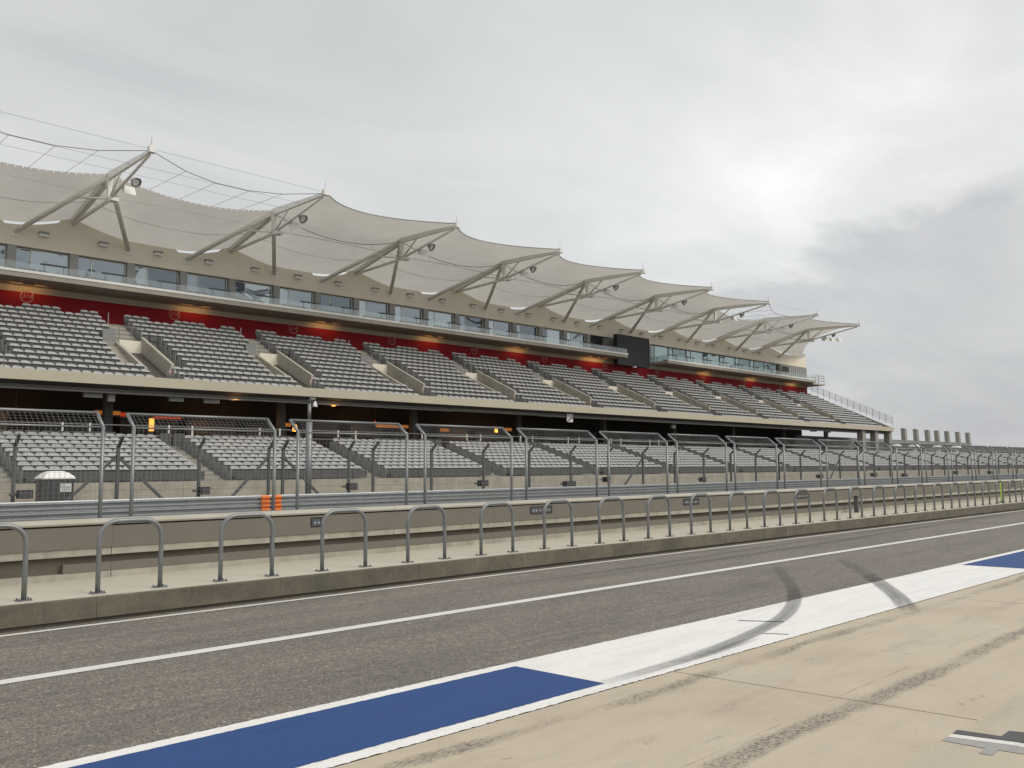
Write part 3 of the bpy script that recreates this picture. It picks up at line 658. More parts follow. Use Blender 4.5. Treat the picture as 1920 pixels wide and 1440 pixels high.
mb.tube([(tx0 + .54, ty0 - .037, 1.66), (tx0 + .58, ty0 - .037, 1.75), (tx0 + .66, ty0 - .037, 1.77)], .012, 4); mb.tube([(tx0 + .58, ty0 - .037, 1.64), (tx0 + .64, ty0 - .037, 1.71), (tx0 + .68, ty0 - .037, 1.655), (tx0 + .75, ty0 - .037, 1.70), (tx0 + .79, ty0 - .037, 1.65), (tx0 + .86, ty0 - .037, 1.66)], .014, 4)
for z in (1.60, 1.565, 1.53): mb.box(tx0 + .55, tx0 + .85, ty0 - .038, ty0 - .0355, z, z + .012)
mb.build('notice_print', 'panel_grey', o)

# ------------------------------------------------------------------ GRANDSTAND
gs = tag(empty('grandstand', (XL, 40.0, 0)), 'long two-tier concrete grandstand with red back wall and glazed suites', 'grandstand')
S = 9.144; SEAT = .506
GX0, GX1 = -1.0, 113.8            # upper tier extent
LX0, LX1 = -1.0, 205.0            # lower tier extent
# lower tier
LY0, LDY, LDZ, LN = 40.1, .65, .207, 9
LZ = lambda i: 1.64 + LDZ * i            # tread level of row i (seat top is .80 above)
LA = [19.2 + S * k_ for k_ in range(-3, 21)]   # aisle centres
yz = [(LY0 - .62, 0)]
for i in range(LN):
    yb = LY0 - .40 + LDY * i; yz += [(yb if i else LY0 - .62, LZ(i)), (yb + LDY, LZ(i))]
yz += [(LY0 - .40 + LDY * LN, 0)]
MB().prof(yz, LX0, LX1).build('lower_terrace', 'tread_concrete', gs)
bx = LX0
FWZ = 1.735
while bx < LX1 - 1:     # precast front wall panels
    MB().box(bx + .006, bx + S / 2 - .006, LY0 - .86, LY0 - .63, 0, FWZ + .004 * rng.random()).build('front_wall_panel', 'front_wall_concrete', gs); bx += S / 2
    # grooves
mb = MB()
for z in (.62, 1.02, 1.40): mb.box(LX0, LX1, LY0 - .872, LY0 - .858, z, z + .02)
mb.build('wall_bands', 'wall_concrete', gs)
# dark modesty panels in front of row one, per block
for k_ in range(len(LA) - 1):
    a, b_ = LA[k_] + .78, LA[k_ + 1] - .78; n = 8
    for q in range(n):
        x0 = a + (b_ - a) * q / n; MB().box(x0 + .012, x0 + (b_ - a) / n - .012, LY0 - .60, LY0 - .565, 1.80, 2.20).build('front_panel', 'seat_dark', gs)
# lower stairs: two half steps per row in every aisle
for k_ in range(len(LA)):
    x = LA[k_]; mb = MB()
    for i in range(LN - 1):
        y = LY0 - .40 + LDY * (i + 1); mb.box(x - .55, x + .55, y - .32, y + .005, LZ(i) + .0, LZ(i) + LDZ / 2)
    mb.build('stair_flight', 'stand_concrete', gs)
    for i in range(LN): MB().box(x + .70, x + .735, LY0 - .28 + LDY * i, LY0 + .28 + LDY * i, LZ(i) + .03, LZ(i) + .62).build('end_panel', 'panel_grey', gs)

# concourse behind the lower tier
CF = 3.5; LB = LY0 - .40 + LDY * LN
MB().box(LX0, LX1, LB + .001, 56.5, 0, CF).build('concourse_floor', 'tread_concrete', gs)
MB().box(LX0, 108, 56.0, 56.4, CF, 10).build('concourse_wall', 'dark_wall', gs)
rg = random.Random(3)
for k_ in range(26):   # shuttered kiosks: uneven dark fronts on the back wall
    x0 = LX0 + k_ * 4.2; MB().box(x0 + .3, x0 + .3 + rg.uniform(2.2, 3.6), 55.4, 55.99, CF, CF + rg.uniform(1.9, 2.15)).build('kiosk_front', 'cabin_plastic', gs)
for k_ in range(-1, 11):
    x = 17.74 + 10.67 * k_
    if x > GX1: continue
    MB().box(x - .22, x + .22, 50.1, 50.5, CF, 7.3).build('column', 'far_concrete' if x > 100 else 'cabin_plastic', gs)
for x in (105.5, 109.2, 113.3): MB().box(x - .4, x + .4, 46.6, 47.3, 0, 6.6).build('column', 'far_concrete', gs)
# raking beams + sloping soffit of the upper tier
UY0, UDY, UDZ, UN = 47.6, .70, .366, 14
UZ = lambda i: 7.44 - .80 + UDZ * i
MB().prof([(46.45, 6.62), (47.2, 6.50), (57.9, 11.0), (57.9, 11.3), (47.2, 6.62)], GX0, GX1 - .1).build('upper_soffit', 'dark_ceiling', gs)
for k_ in range(-1, 20):
    x = 17.74 + 5.335 * k_
    if x > GX1 - 1: break
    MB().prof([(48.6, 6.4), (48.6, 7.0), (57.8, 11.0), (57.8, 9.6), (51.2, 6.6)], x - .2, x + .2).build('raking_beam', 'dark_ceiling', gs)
# concourse white steel rails
for x in list(np.arange(1.7, 62, 5.35)):
    for dx in (0, 1.3):
        MB().tube([(x + dx + 1.95, 46.75, CF), (x + dx + 1.95, 46.75, 4.68)], .05, 6).build('rail_post', 'white_steel', gs)
mb = MB(); mb.tube([(LX0, 46.75, 4.6), (108, 46.75, 4.6)], .025, 5); mb.tube([(LX0, 46.75, 4.1), (108, 46.75, 4.1)], .02, 5); mb.build('concourse_rail', 'panel_grey', gs)
# row of dark box-seat backs behind the rail
for k_ in range(150):
    x = 1 + k_ * .72
    if (k_ % 15) in (7, 8, 9, 12, 13): continue
    MB().box(x, x + .62, 46.2, 46.26, 3.4, 4.22).build('box_seat_back', 'seat_dark', gs)

# upper tier terrace, with stepped openings for the vomitories
UA = [19.97 + S * k_ for k_ in range(-2, 10)]       # aisle centres
VW0, VW1 = -1.50, 1.68            # vomitory zone relative to aisle centre
def tier(x0, x1, i0, i1):
    yz = [(UY0 - .42 + UDY * i0, UZ(i0) - .35)]
    for i in range(i0, i1): yb = UY0 - .42 + UDY * i; yz += [(yb, UZ(i)), (yb + UDY, UZ(i))]
    ye = UY0 - .42 + UDY * i1; yz += [(ye, UZ(i1 - 1) - .35)]
    return MB().prof(yz, x0, x1)
xs = GX0
tier(GX0, GX1 - .05, 0, 3).build('upper_terrace', 'tread_concrete', gs)
tier(GX0, GX1 - .05, 9, UN).build('upper_terrace', 'tread_concrete', gs)
edges = [GX0] + [e_ for a in UA for e_ in (a + VW0, a + VW1)] + [GX1 - .05]
for a, b_ in zip(edges[0::2], edges[1::2]):
    if b_ > a + .2: tier(a, b_, 3, 9).build('upper_terrace', 'tread_concrete', gs)
MB().box(GX0, GX1 - .05, 57.0, 58.5, UZ(13) - .3, UZ(13) - .002).build('top_landing', 'tread_concrete', gs)
for k_, a in enumerate(UA):
    if a > GX1 - 1: continue
    y3, y9 = UY0 - .42 + UDY * 3, UY0 - .42 + UDY * 9; last = a > 108
    # landing in front of the opening, side stairs, the two raking side walls, head wall, dark sheet standing for the shade inside
    MB().box(a + VW0, a + VW1, y3 - .02, y9 + .3, UZ(2) - .3, UZ(2) + .002).build('landing', 'stand_concrete', gs)
    for (xa, xb) in ((a + VW0 + .02, a - .80), (a + .90, a + VW1 - .02)):
        mb = MB()
        for i in range(3, 9):
            y = UY0 - .42 + UDY * i; mb.box(xa, xb, y - .02, y9, UZ(i) - UDZ - .1, UZ(i) - UDZ / 2); mb.box(xa, xb, y + UDY / 2, y9, UZ(i) - UDZ / 2, UZ(i) + .001)
        mb.build('stair_flight', 'stand_concrete', gs)
    for (xa, xb, h0_, h1_) in ((a - .80, a - .62, .58, .02), (a + .70, a + .90, .92, .42)):
        MB().prof([(y3 - .25, UZ(2) - .1), (y3 - .25, UZ(2) + h0_), (y9 + .1, UZ(9) + h1_), (y9 + .1, UZ(2) - .1)], xa, xb).build('vomitory_wall', 'stand_concrete', gs)
    MB().box(a - .619, a + .699, y9 - .12, y9 + .12, UZ(2) + 1.75, UZ(9) + .12).build('vomitory_head', 'facade_render', gs)
    MB().box(a - .619, a + .699, y9 + .15, y9 + .2, UZ(2), UZ(2) + 1.75).build('passage_shade', 'dark_wall', gs)
    mb = MB()     # handrail across the head and down the stairs
    for xx in (a - .6, a + .1, a + .68): mb.tube([(xx, y9, UZ(9) + .1), (xx, y9, UZ(9) + .95)], .025, 5)
    mb.tube([(a - .6, y9, UZ(9) + .93), (a + .68, y9, UZ(9) + .93)], .025, 5)
    mb.build('handrail', 'panel_grey', gs)
    for xx in (a - .4, a + .28): MB().tube([(xx, 57.9, UZ(13)), (xx, 57.9, UZ(13) + 1.0)], .03, 5).build('gate_post', 'white_steel', gs)
    mb = MB()     # glazed front rail at the foot of the aisle
    for xx in np.linspace(a - .5, a + .75, 5): mb.tube([(xx, 46.62, 7.0), (xx, 46.62, 7.75)], .018, 4)
    mb.tube([(a - .5, 46.62, 7.74), (a + .75, 46.62, 7.74)], .02, 4); mb.build('aisle_rail', 'panel_grey', gs)
    # half steps in the open parts of the aisle
    mb = MB()
    for i in list(range(0, 2)) + list(range(9, 13)):
        y = UY0 - .42 + UDY * (i + 1); mb.box(a - .7, a + .72, y - .35, y + .004, UZ(i) - .05, UZ(i) + UDZ / 2)
    mb.build('stair_flight', 'stand_concrete', gs)
    for i in list(range(0, 3)) + list(range(9, 13)): MB().box(a + .76, a + .79, UY0 - .3 + UDY * i, UY0 + .25 + UDY * i, UZ(i) + .02, UZ(i) + .66).build('block_end_panel', 'panel_grey', gs)
    for i in range(3, 9): MB().box(a + VW1 + .01, a + VW1 + .04, UY0 - .3 + UDY * i, UY0 + .25 + UDY * i, UZ(i) + .02, UZ(i) + .66).build('block_end_panel', 'panel_grey', gs)
    MB().box(a + VW0 - .02, a - .78, UY0 - .3 + UDY * 9, UY0 - .26 + UDY * 9, UZ(9) + .02, UZ(9) + .7).build('screen_panel', 'panel_grey', gs)
# fascia of the upper tier
bx = GX0
while bx < GX1 - .2:
    e_ = min(bx + S, GX1); MB().box(bx + .002, e_ - .002, 46.3, 46.55, 6.645, 7.165).build('fascia_panel', 'fascia_concrete', gs); bx = e_
MB().box(GX0, GX1, 46.552, 47.25, 6.63, 6.70).build('front_gutter', 'slab_concrete', gs)

# right end: stepped edge wall, railing
MB().prof([(46.56, 6.7), (46.56, 7.15), (57.8, 12.3), (58.3, 12.3), (58.3, 9), (47, 6.5)], GX1 - .04, GX1 + .12).build('end_wall', 'stand_concrete', gs)
for i in range(15):
    y = 46.5 + i * .83; z = 7.4 + (y - 46.5) * .463; MB().tube([(GX1 + .04, y, z), (GX1 + .04, y, z + 1.1)], .03, 5).build('rail_post', 'panel_grey', gs)
mb = MB(); 
for h in (.3, .5, .7, .9, 1.1): mb.tube([(GX1 + .04, 46.5, 7.4 + h), (GX1 + .04, 58.2, 7.4 + 11.7 * .463 + h)], .02, 4)
mb.build('end_rail', 'panel_grey', gs)

# red back wall, lintel, balconies, suites
WYB = 58.3; FX0, FX1 = 2.0, 114.5
MB().box(FX0, FX1 - .05, WYB, WYB + .4, 10.5, 13.12).build('red_wall', 'red_paint', gs)
MB().box(FX0, FX1 - .05, WYB + .01, WYB + .4, 13.121, 13.52).build('lintel', 'fascia_concrete', gs)
for i, (a, b_) in enumerate(((FX0, 70.93), (77.95, 111.5))):
    sl = MB().prof([(55.6, 13.5), (55.6, 13.78), (WYB + .02, 13.78), (WYB + .02, 13.50)], a, b_).build('balcony_slab', 'slab_concrete', gs)
    MB().box(a, b_ + .02, 55.56, 55.75, 13.782, 13.93).build('edge_beam', 'white_steel', sl)
    n = int((b_ - a) / 1.778); wpx = (b_ - a) / n
    for q in range(n):
        x0 = a + q * wpx; MB().box(x0 + .012, x0 + wpx - .012, 55.66, 55.675, 13.931, 14.62 - .22).build('glass_panel', 'clear_glass', sl)
    if i == 1: MB().box(a - .005, a + .01, 55.7, WYB, 13.79, 14.4).build('glass_panel', 'clear_glass', sl)
MB().box(111.4, 114.9, 55.9, WYB + .3, 13.3, 13.5).build('end_deck', 'slab_concrete', gs)
mb = MB()
for p in ((111.6, 55.95), (113.2, 55.95), (114.8, 55.95), (114.8, 57.2)): mb.tube([(*p, 13.5), (*p, 14.65)], .03, 5)
for z in (13.9, 14.3, 14.63): mb.tube([(111.6, 55.95, z), (114.8, 55.95, z), (114.8, 58.3, z)], .022, 5)
mb.build('deck_rail', 'panel_grey', gs)
# facade: solid wall above the windows, gabled up to the membrane with a slot left of each apex
KX = [18.05 + 10.67 * k_ for k_ in range(-1, 9)]
ZH, ZGL, ZGA = 15.95, 17.30, 18.12
tops = []
def gsag(u):
    g_ = min(1.0, min(u, 1 - u) / .36); return g_ * (1.5 - .5 * g_ * g_) * .92 + .08 * 4 * u * (1 - u)
for x in np.arange(FX0, FX1 + .01, .2134):
    u = ((x - KX[0]) / 10.67) % 1.0; zt = 18.22 - .86 * gsag(u)
    if x > KX[-1]: zt = 18.22 - .84 * min(1.0, (x - KX[-1]) / 4.2)
    elif .62 < u < .93: zt -= .15 * min(1.0, (u - .62) / .015, (.93 - u) / .015)
    else: zt += .06
    tops.append((float(x), float(zt)))
mb = MB(); n = len(tops)
for q in range(n - 1):
    (xa, za), (xb, zb) = tops[q], tops[q + 1]
    if xb - xa < .01: continue
    mb.add([(xa, WYB, ZH), (xb, WYB, ZH), (xb, WYB, zb), (xa, WYB, za), (xa, WYB + .3, ZH), (xb, WYB + .3, ZH), (xb, WYB + .3, zb), (xa, WYB + .3, za)], [(0, 1, 2, 3), (3, 2, 6, 7), (4, 7, 6, 5), (0, 4, 5, 1)])
mb.build('suite_wall', 'facade_render', gs)
MB().box(FX0, FX1, WYB + .95, 72, 13.5, 17.1).build('suite_block', 'interior', gs)
MB().box(FX0, FX1, WYB + .02, WYB + .95, 13.53, 13.775).build('suite_floor', 'slab_concrete', gs)
MB().box(FX1 - .3, FX1, WYB + .01, 72, 13.0, 17.9).build('end_wall_upper', 'facade_render', gs)
WP = 10.67 / 3
def window(x, teal):
    """one suite front between two piers: door leaf, wide pane, transom shadow gap"""
    mb = MB(); y = WYB + .34
    fr = .06; x0, x1 = x + .27, x + WP - .27; z0, z1 = 13.79, 15.90
    if teal: x0, x1 = x + .05, x + WP - .05
    xd = x0 + .85
    for xx in (x0, xd, x1 - fr): mb.box(xx, xx + fr, y - .03, y + .03, z0, z1)
    mb.box(x0, x1, y - .032, y + .032, z1 - .05, z1); mb.box(x0, x1, y - .032, y + .032, z0, z0 + .05)
    wn = mb.build('window', 'white_steel' if not teal else 'panel_grey', gs)
    g_ = 'teal_glass' if teal else 'window_glass'
    til = .018 * (rng.random() - .5)
    def pane(xa, xb, tl):
      g_ = rng.choice(['teal_glass', 'teal_glass', 'teal_glass_dim'] if teal else ['window_glass', 'window_glass_dim', 'window_glass', 'window_glass_bright'])
      MB().add([(xa, y - tl, z0 + .05), (xb, y + tl, z0 + .05), (xb, y + tl, z1 - .05), (xa, y - tl, z1 - .05)], [(0, 1, 2, 3)]).build('pane', g_, wn)
    pane(x0 + fr, xd, .01 + til); pane(xd + fr, x1 - fr, -.004 + til)
wx = 21.75 - WP * 5
while wx < 69.8:
    if wx + WP <= 71.2: window(wx, False)
    MB().box(wx - .25, wx + .25, WYB + .03, WYB + .9, 13.79, 15.95).build('pier', 'clad_grey', gs)
    wx += WP
MB().box(wx - .34, 78.6, WYB + .04, WYB + .9, 12.0, 15.949).build('clad_panel', 'clad_grey', gs)
wx = 78.65
while wx + WP < 108.5: window(wx, True); wx += WP
MB().box(wx + .05, FX1 - .02, WYB - .02, WYB + .9, 13.51, 15.90).build('clad_panel', 'clad_grey', gs)
MB().box(wx + .35, wx + 2.3, WYB - .05, WYB - .021, 14.85, 15.70).build('louvre', 'board_black', gs)
mb = MB()
for xx in np.arange(wx + 3.0, FX1 - .1, .55): mb.box(xx, xx + .05, WYB - .05, WYB - .021, 13.6, 15.85)
mb.build('cladding_ribs', 'panel_grey', gs)
# slatted bars (counters) behind the balcony glass and low chairs
cx = 15.9
i = 0
while cx < 108:
    if not (69.5 < cx < 78.5):
        o = tag(empty('balcony_counter', (cx + .7, 57.0, 13.79)), 'dark drinks counter on the suite balcony, %s from the left' % ORD[i], 'counter', 'counters on the suite balcony'); i += 1
        MB().box(cx, cx + 1.5, 56.85, 57.15, 14.70, 14.76).build('top', 'dark_steel', o)
        for xx in (cx + .2, cx + 1.3): MB().box(xx - .03, xx + .03, 56.97, 57.03, 13.785, 14.699).build('leg', 'dark_steel', o)
    cx += WP
o_i = 0
cx = 14.2
while cx < 60:
    for q in range(4):
        x = cx + q * .55
        o = tag(empty('balcony_chair', (x, 56.2, 13.79)), 'low dark chair behind the balcony glass, %s of four in suite %s from left' % (ORD[q], ORD[int((cx - 14.2) / WP + .5)]), 'chair', 'chairs on the suite balcony')
        MB().prof([(56.05, 14.02), (56.45, 14.0), (56.52, 14.24), (56.48, 14.24), (56.42, 14.06), (56.05, 14.06)], x - .22, x + .22).build('shell', 'seat_dark', o)
        for sx_ in (-.17, .17): MB().box(x + sx_ - .015, x + sx_ + .015, 56.1, 56.4, 13.785, 14.02).build('leg', 'dark_steel', o)
    cx += WP

# video board
o = tag(empty('video_board', (73.7, 57.2, 13.0)), 'large black blank video board between the two suite balconies', 'video board')
MB().box(70.98, 76.45, 57.0, 57.5, 12.95, 16.15).build('cabinet', 'board_black', o)
mb = MB(); mb.box(70.98, 76.45, 56.96, 56.999, 16.07, 16.15); mb.box(70.98, 76.45, 56.96, 56.999, 12.95, 13.03); mb.box(70.98, 71.06, 56.96, 56.999, 13.03, 16.07); mb.box(76.37, 76.45, 56.96, 56.999, 13.03, 16.07); mb.build('frame', 'black_box', o)
MB().box(71.1, 76.33, 56.985, 56.997, 13.05, 16.05).build('screen', 'board_black', o)
MB().box(73.7, 74.0, 56.9, 57.2, 12.8, 12.95).build('service_lamp', 'sign_white', o)

# wall washers on the facade
wl0 = None
for i in range(-4, 25):
    x = 16.31 + WP * (i + 0)
    if not (13.5 < x < 112): continue
    idx = int(round((x - 16.31) / WP)) + 0
    if wl0 is None:
        wl0 = empty('wall_lamp', (x, WYB, 16.8))
        MB().box(x - .28, x + .28, WYB - .30, WYB - .002, 16.86, 17.0).build('hood', 'clad_grey', wl0)
        MB().box(x - .26, x + .26, WYB - .28, WYB - .002, 16.72, 16.859).build('lens', 'sign_white', wl0)
        o = wl0
    else: o = copy_thing(wl0, x - wl0.location[0])
    tag(o, 'small boxy wall lamp above the suite windows, %s from the left' % ORD[idx if idx >= 0 else 0], 'wall lamp', 'wall lamps above the suites')

# warm soffit lamps washing the red wall
k_ = 0
for x in [15.4 + 10.5 * q for q in range(10)]:
    if 70.5 < x < 78.5: x = 69.0
    if x > 111: continue
    o = tag(empty('soffit_lamp', (x, 57.6, 13.4)), 'warm lamp under the balcony lighting the red wall, %s from left' % ORD[k_], 'soffit lamp', 'soffit lamps over the red wall'); k_ += 1
    MB().box(x - .3, x + .3, 57.36, 57.42, 13.45, 13.498).build('housing', 'dark_steel', o)
    la = bpy.data.lights.new('soffit_light', 'AREA'); la.shape = 'RECTANGLE'; la.size = 2.0; la.size_y = .10; la.energy = 4.5; la.color = (1.0, .50, .17); la.spread = math.radians(150)
    lo_ = bpy.data.objects.new('soffit_light', la); C.objects.link(lo_); lo_.parent = o; lo_.location = (0, -.21, 0)
    lo_.rotation_euler = Vector((0, -1, .15)).to_track_quat('Z', 'Y').to_euler()

# section number discs
def ring_sign(x, y, z, num, lab, mat_ring, mat_txt, r=.38, fill=None):
    o = tag(empty('section_sign', (x, y, z)), lab, 'sign', 'section number signs')
    if fill: MB().tube([(x, y - .005, z), (x, y - .03, z)], r, 20).build('disc', fill, o)
    mb = MB(); mb.disc((x, y - .035, z), r, 28, 'y', r * .87); mb.build('ring', mat_ring, o)
    text('number', num, r * .92, (x - r * .02, y - .036, z), (math.pi / 2, 0, 0), mat_txt, o, .25)
    return o
for q in range(11):
    x = 15.55 + S * q
    ring_sign(x, WYB - .01, 12.86, str(214 + q), 'round pale section number on the red wall, %s from the left' % ORD[q], 'sign_pale', 'sign_pale')
for q in range(11):
    a = UA[2 + q] if 2 + q < len(UA) else None
    if a is None or a > 108: continue
    x = a + .80; y3 = UY0 - .42 + UDY * 3
    o = tag(empty('stair_sign', (x, y3 - .3, UZ(2) + .45)), 'small red and white disc on the stair wall end, %s from left' % ORD[q], 'sign', 'discs on the stair walls')
    MB().disc((x + .0, y3 - .29, UZ(2) + .46), .20, 16).build('disc', 'sign_red', o); mb = MB(); mb.disc((x, y3 - .294, UZ(2) + .46), .21, 18, 'y', .17); mb.build('ring', 'sign_white', o)
    MB().box(x - .13, x + .13, y3 - .297, y3 - .293, UZ(2) + .41, UZ(2) + .51).build('bar', 'sign_white', o)

# ------------------------------------------------------------------ roof trusses
TY, TZ, NY, NZ, JZ, KZ, FZ = 45.44, 19.15, 52.2, 18.02, 19.52, 18.15, 16.78
def make_truss(x):
    o = empty('roof_truss', (x, WYB, 16.7))
    MB().bar((x, WYB + .05, KZ), (x, NY - .05, JZ - .06), .30, .42).build('knee_beam', 'cream_steel', o)
    MB().bar((x, NY + .1, JZ), (x - .25, TY + .25, TZ), .20, .46, .16, .16).build('boom', 'cream_steel', o)
    MB().tube([(x, WYB - .05, KZ - .25), (x, NY, NZ + .02)], .11, 8).build('bottom_tube', 'cream_steel', o, True)
    MB().tube([(x, NY, NZ + .05), (x - .22, TY + .4, TZ - .12)], .085, 8).build('lower_chord', 'cream_steel', o, True)
    # tapering vertical plate post
    MB().add([(x - .16, NY - .12, JZ - .1), (x + .16, NY - .12, JZ - .1), (x + .16, NY + .22, JZ - .1), (x - .16, NY + .22, JZ - .1), (x - .07, NY - .05, NZ), (x + .07, NY - .05, NZ), (x + .07, NY + .06, NZ), (x - .07, NY + .06, NZ)],
             [(0, 1, 2, 3), (7, 6, 5, 4), (4, 5, 1, 0), (5, 6, 2, 1), (6, 7, 3, 2), (7, 4, 0, 3)]).build('post', 'cream_steel', o)
    MB().tube([(x, NY - .1, NZ + .1), (x - .08, NY - 2.0, JZ - .22)], .07, 8).build('strut', 'cream_steel', o, True)
    for sx_ in (-3.3, 3.45):
        MB().tube([(x + sx_, WYB + .02, FZ), (x + .06 * np.sign(sx_), NY + .2, JZ - .12)], .15, 10).build('leg', 'cream_steel', o, True)
        MB().box(x + sx_ - .22, x + sx_ + .22, WYB - .05, WYB - .003, FZ - .3, FZ + .25).build('foot_plate', 'cream_steel', o)
        MB().tube([(x + .12 * np.sign(sx_), NY + .05, NZ + .1), (x + sx_ * .35, NY + 2.2, JZ - 1.05)], .06, 6).build('tie', 'cream_steel', o, True)
    tp = MB().box(x - .42, x - .08, TY - .08, TY + .22, TZ - .12, TZ + .24).build('tip_plate', 'white_steel', o)
    MB().tube([(x - .25, TY + .1, TZ + .24), (x - .25, TY + .1, TZ + .75)], .012, 4).build('lightning_rod', 'panel_grey', tp)
    MB().box(x - .1, x + .34, NY - .6, NY - .1, NZ - .12, NZ + .08).build('junction_box', 'white_steel', o)
    return o
t0 = make_truss(KX[1])
for k_, x in enumerate(KX):
    o = t0 if k_ == 1 else copy_thing(t0, x - KX[1])
    lab = 'cream steel roof truss just outside the left picture edge' if k_ == 0 else 'cream steel roof truss with pointed tip, %s from the left' % ORD[k_ - 1]
    tag(o, lab, 'truss', 'roof trusses over the upper tier')
# speakers and floodlights hung from the lower chords
def make_light(x):
    o = empty('floodlight', (x + .35, 49.9, 18.0)); y, z = 50.05, 18.28
    MB().add([(x + .1, y - .25, z - .38), (x + .75, y - .25, z - .38), (x + .75, y + .25, z - .20), (x + .1, y + .25, z - .20), (x + .12, y - .12, z + .1), (x + .68, y - .12, z + .1), (x + .68, y + .25, z + .12), (x + .12, y + .25, z + .12)],
             [(4, 5, 6, 7), (0, 1, 5, 4), (1, 2, 6, 5), (2, 3, 7, 6), (3, 0, 4, 7)]).build('housing', 'white_steel', o)
    MB().quad((x + .14, y - .22, z - .375), (x + .71, y - .22, z - .375), (x + .71, y + .22, z - .21), (x + .14, y + .22, z - .21)).build('lens', 'panel_grey', o)
    MB().bar((x, y, z + .05), (x + .3, y, z + .05), .06, .06).build('bracket', 'white_steel', o)
    return o
def make_horn(x):
    o = empty('round_floodlight', (x + .3, 49.2, 18.4)); c = np.array([x + .42, 49.05, 18.42])
    mb = MB(); ax = np.array([.25, -.75, -.62]); ax /= np.linalg.norm(ax)
    mb.tube([c - ax * .30, c - ax * .22, c - ax * .08, c + ax * .10], .10, 14, False, .31); mb.build('reflector', 'clad_grey', o, True)
    MB().tube([c + ax * .02, c + ax * .03], .22, 12).build('lens', 'sign_white', o)
    MB().bar((x - .02, 49.15, 18.5), tuple(c - ax * .25), .06, .06).build('bracket', 'white_steel', o)
    return o
fl0 = make_light(KX[1] - .1); rl0 = make_horn(KX[1] - .12)
for k_ in range(1, len(KX)):
    dx = KX[k_] - KX[1]
    o = fl0 if k_ == 1 else copy_thing(fl0, dx); tag(o, 'boxy white floodlight under roof truss %s from the left' % ORD[k_ - 1], 'floodlight', 'boxy floodlights under the roof')
    o = rl0 if k_ == 1 else copy_thing(rl0, dx); tag(o, 'round bowl floodlight under roof truss %s from the left' % ORD[k_ - 1], 'floodlight', 'bowl floodlights under the roof')
for q in range(3):
    dx = KX[-1] - KX[1] + .55 + .9 * q
    tag(copy_thing(fl0, dx, .5 - .5 * q, -.05), 'extra floodlight at the end of the roof, %s of three' % ORD[q], 'floodlight', 'extra floodlights at the roof end')

# ------------------------------------------------------------------ tensile membrane
fc = tag(empty('fabric_roof', (KX[0], WYB, 17.0)), 'pale tensile fabric roof sagging between the trusses', 'canopy')
MISSING = {0, 1, 7}      # bays whose front panel is taken off (bay k lies between truss k and k+1)
def q_(u): return 4 * u * (1 - u)
def back(xa, xb, u): return np.array([xa + (xb - xa) * u, WYB + .02, 18.22 - .86 * gsag(u)])
def midl(xa, xb, u): return np.array([xa + (xb - xa) * u, NY + .22 * q_(u), JZ + .12 - .62 * q_(u)])
def front(xa, xb, u): return np.array([xa + (xb - xa) * u - .25, TY + 3.3 * q_(u), TZ + .16 + .36 * q_(u)])
def patch(fa, fb, xa, xb, nu, nv, sag, name):
    vs = []; fs = []
    for j in range(nv + 1):
        v_ = j / nv
        for i_ in range(nu + 1):
            u = i_ / nu; p = fa(xa, xb, u) * (1 - v_) + fb(xa, xb, u) * v_; p[2] -= sag * q_(v_) * q_(u); vs.append(p)
    for j in range(nv):
        for i_ in range(nu): a = j * (nu + 1) + i_; fs.append((a, a + 1, a + nu + 2, a + nu + 1))
    return MB().add(vs, fs).build(name, 'membrane', fc, True)
for k_ in range(len(KX) - 1):
    xa, xb = KX[k_], KX[k_ + 1]
    patch(back, midl, xa, xb, 20, 10, .12, 'rear_panel')
    if k_ not in MISSING:
        patch(midl, front, xa, xb, 20, 10, -.10, 'front_panel')
        mb = MB(); mb.tube([front(xa, xb, u) for u in np.linspace(0, 1, 21)], .035, 5); mb.build('edge_cable', 'clad_grey', fc)
    else:
        mb = MB()     # lacing lugs along the exposed edge
        for u in np.linspace(.03, .97, 27):
            p = midl(xa, xb, u); mb.box(p[0] - .03, p[0] + .03, p[1] - .08, p[1] - .02, p[2] - .13, p[2] + .03)
        mb.build('lacing', 'sign_white', fc)
        mb = MB(); fr = lambda u: np.array([xa + (xb - xa) * u - .25, TY + .1 + 1.5 * q_(u), TZ - .45 * q_(u)])
        mb.tube([fr(u) for u in (0, .22, .4, .6, .78, 1)], .022, 5)
        for u in (.22, .4, .6, .78): mb.tube([fr(u), midl(xa, xb, u)], .012, 4)
        mb.tube([(xa - .2, TY + .15, TZ + .1), (xb - .2, TY + .15, TZ + .1)], .008, 4); mb.tube([(xa - .1, 48.5, JZ - .3), (xb - .1, 48.5, JZ - .3)], .008, 4); mb.tube([(xa, 50.6, JZ - .15), (xb, 50.6, JZ - .15)], .008, 4)
        mb.build('stay_cable', 'panel_grey', fc)
    # paired catenary cables with hangers under the fabric
    mb = MB(); A_ = lambda u: np.array([xa + (xb - xa) * u, NY + .05, JZ - .12 - .95 * q_(u)]); B_ = lambda u: np.array([xa + (xb - xa) * u, NY - .02, NZ + .15 + .12 * q_(u)])
    if k_ not in MISSING: mb.tube([A_(u) for u in np.linspace(0, 1, 13)], .026, 5); [mb.tube([A_(u), B_(u)], .01, 4) for u in (.12, .25, .38, .5, .62, .75, .88)]
    mb.tube([B_(u) for u in np.linspace(0, 1, 13)], .016 if k_ not in MISSING else .008, 5)
    mb.build('suspension_cable', 'panel_grey', fc)
    mb = MB()     # welded seams of the fabric
    mb.tube([back(xa, xb, u) * .55 + midl(xa, xb, u) * .45 - np.array([0, 0, .12]) for u in np.linspace(.02, .98, 15)], .012, 4); mb.build('seam', 'clad_grey', fc)
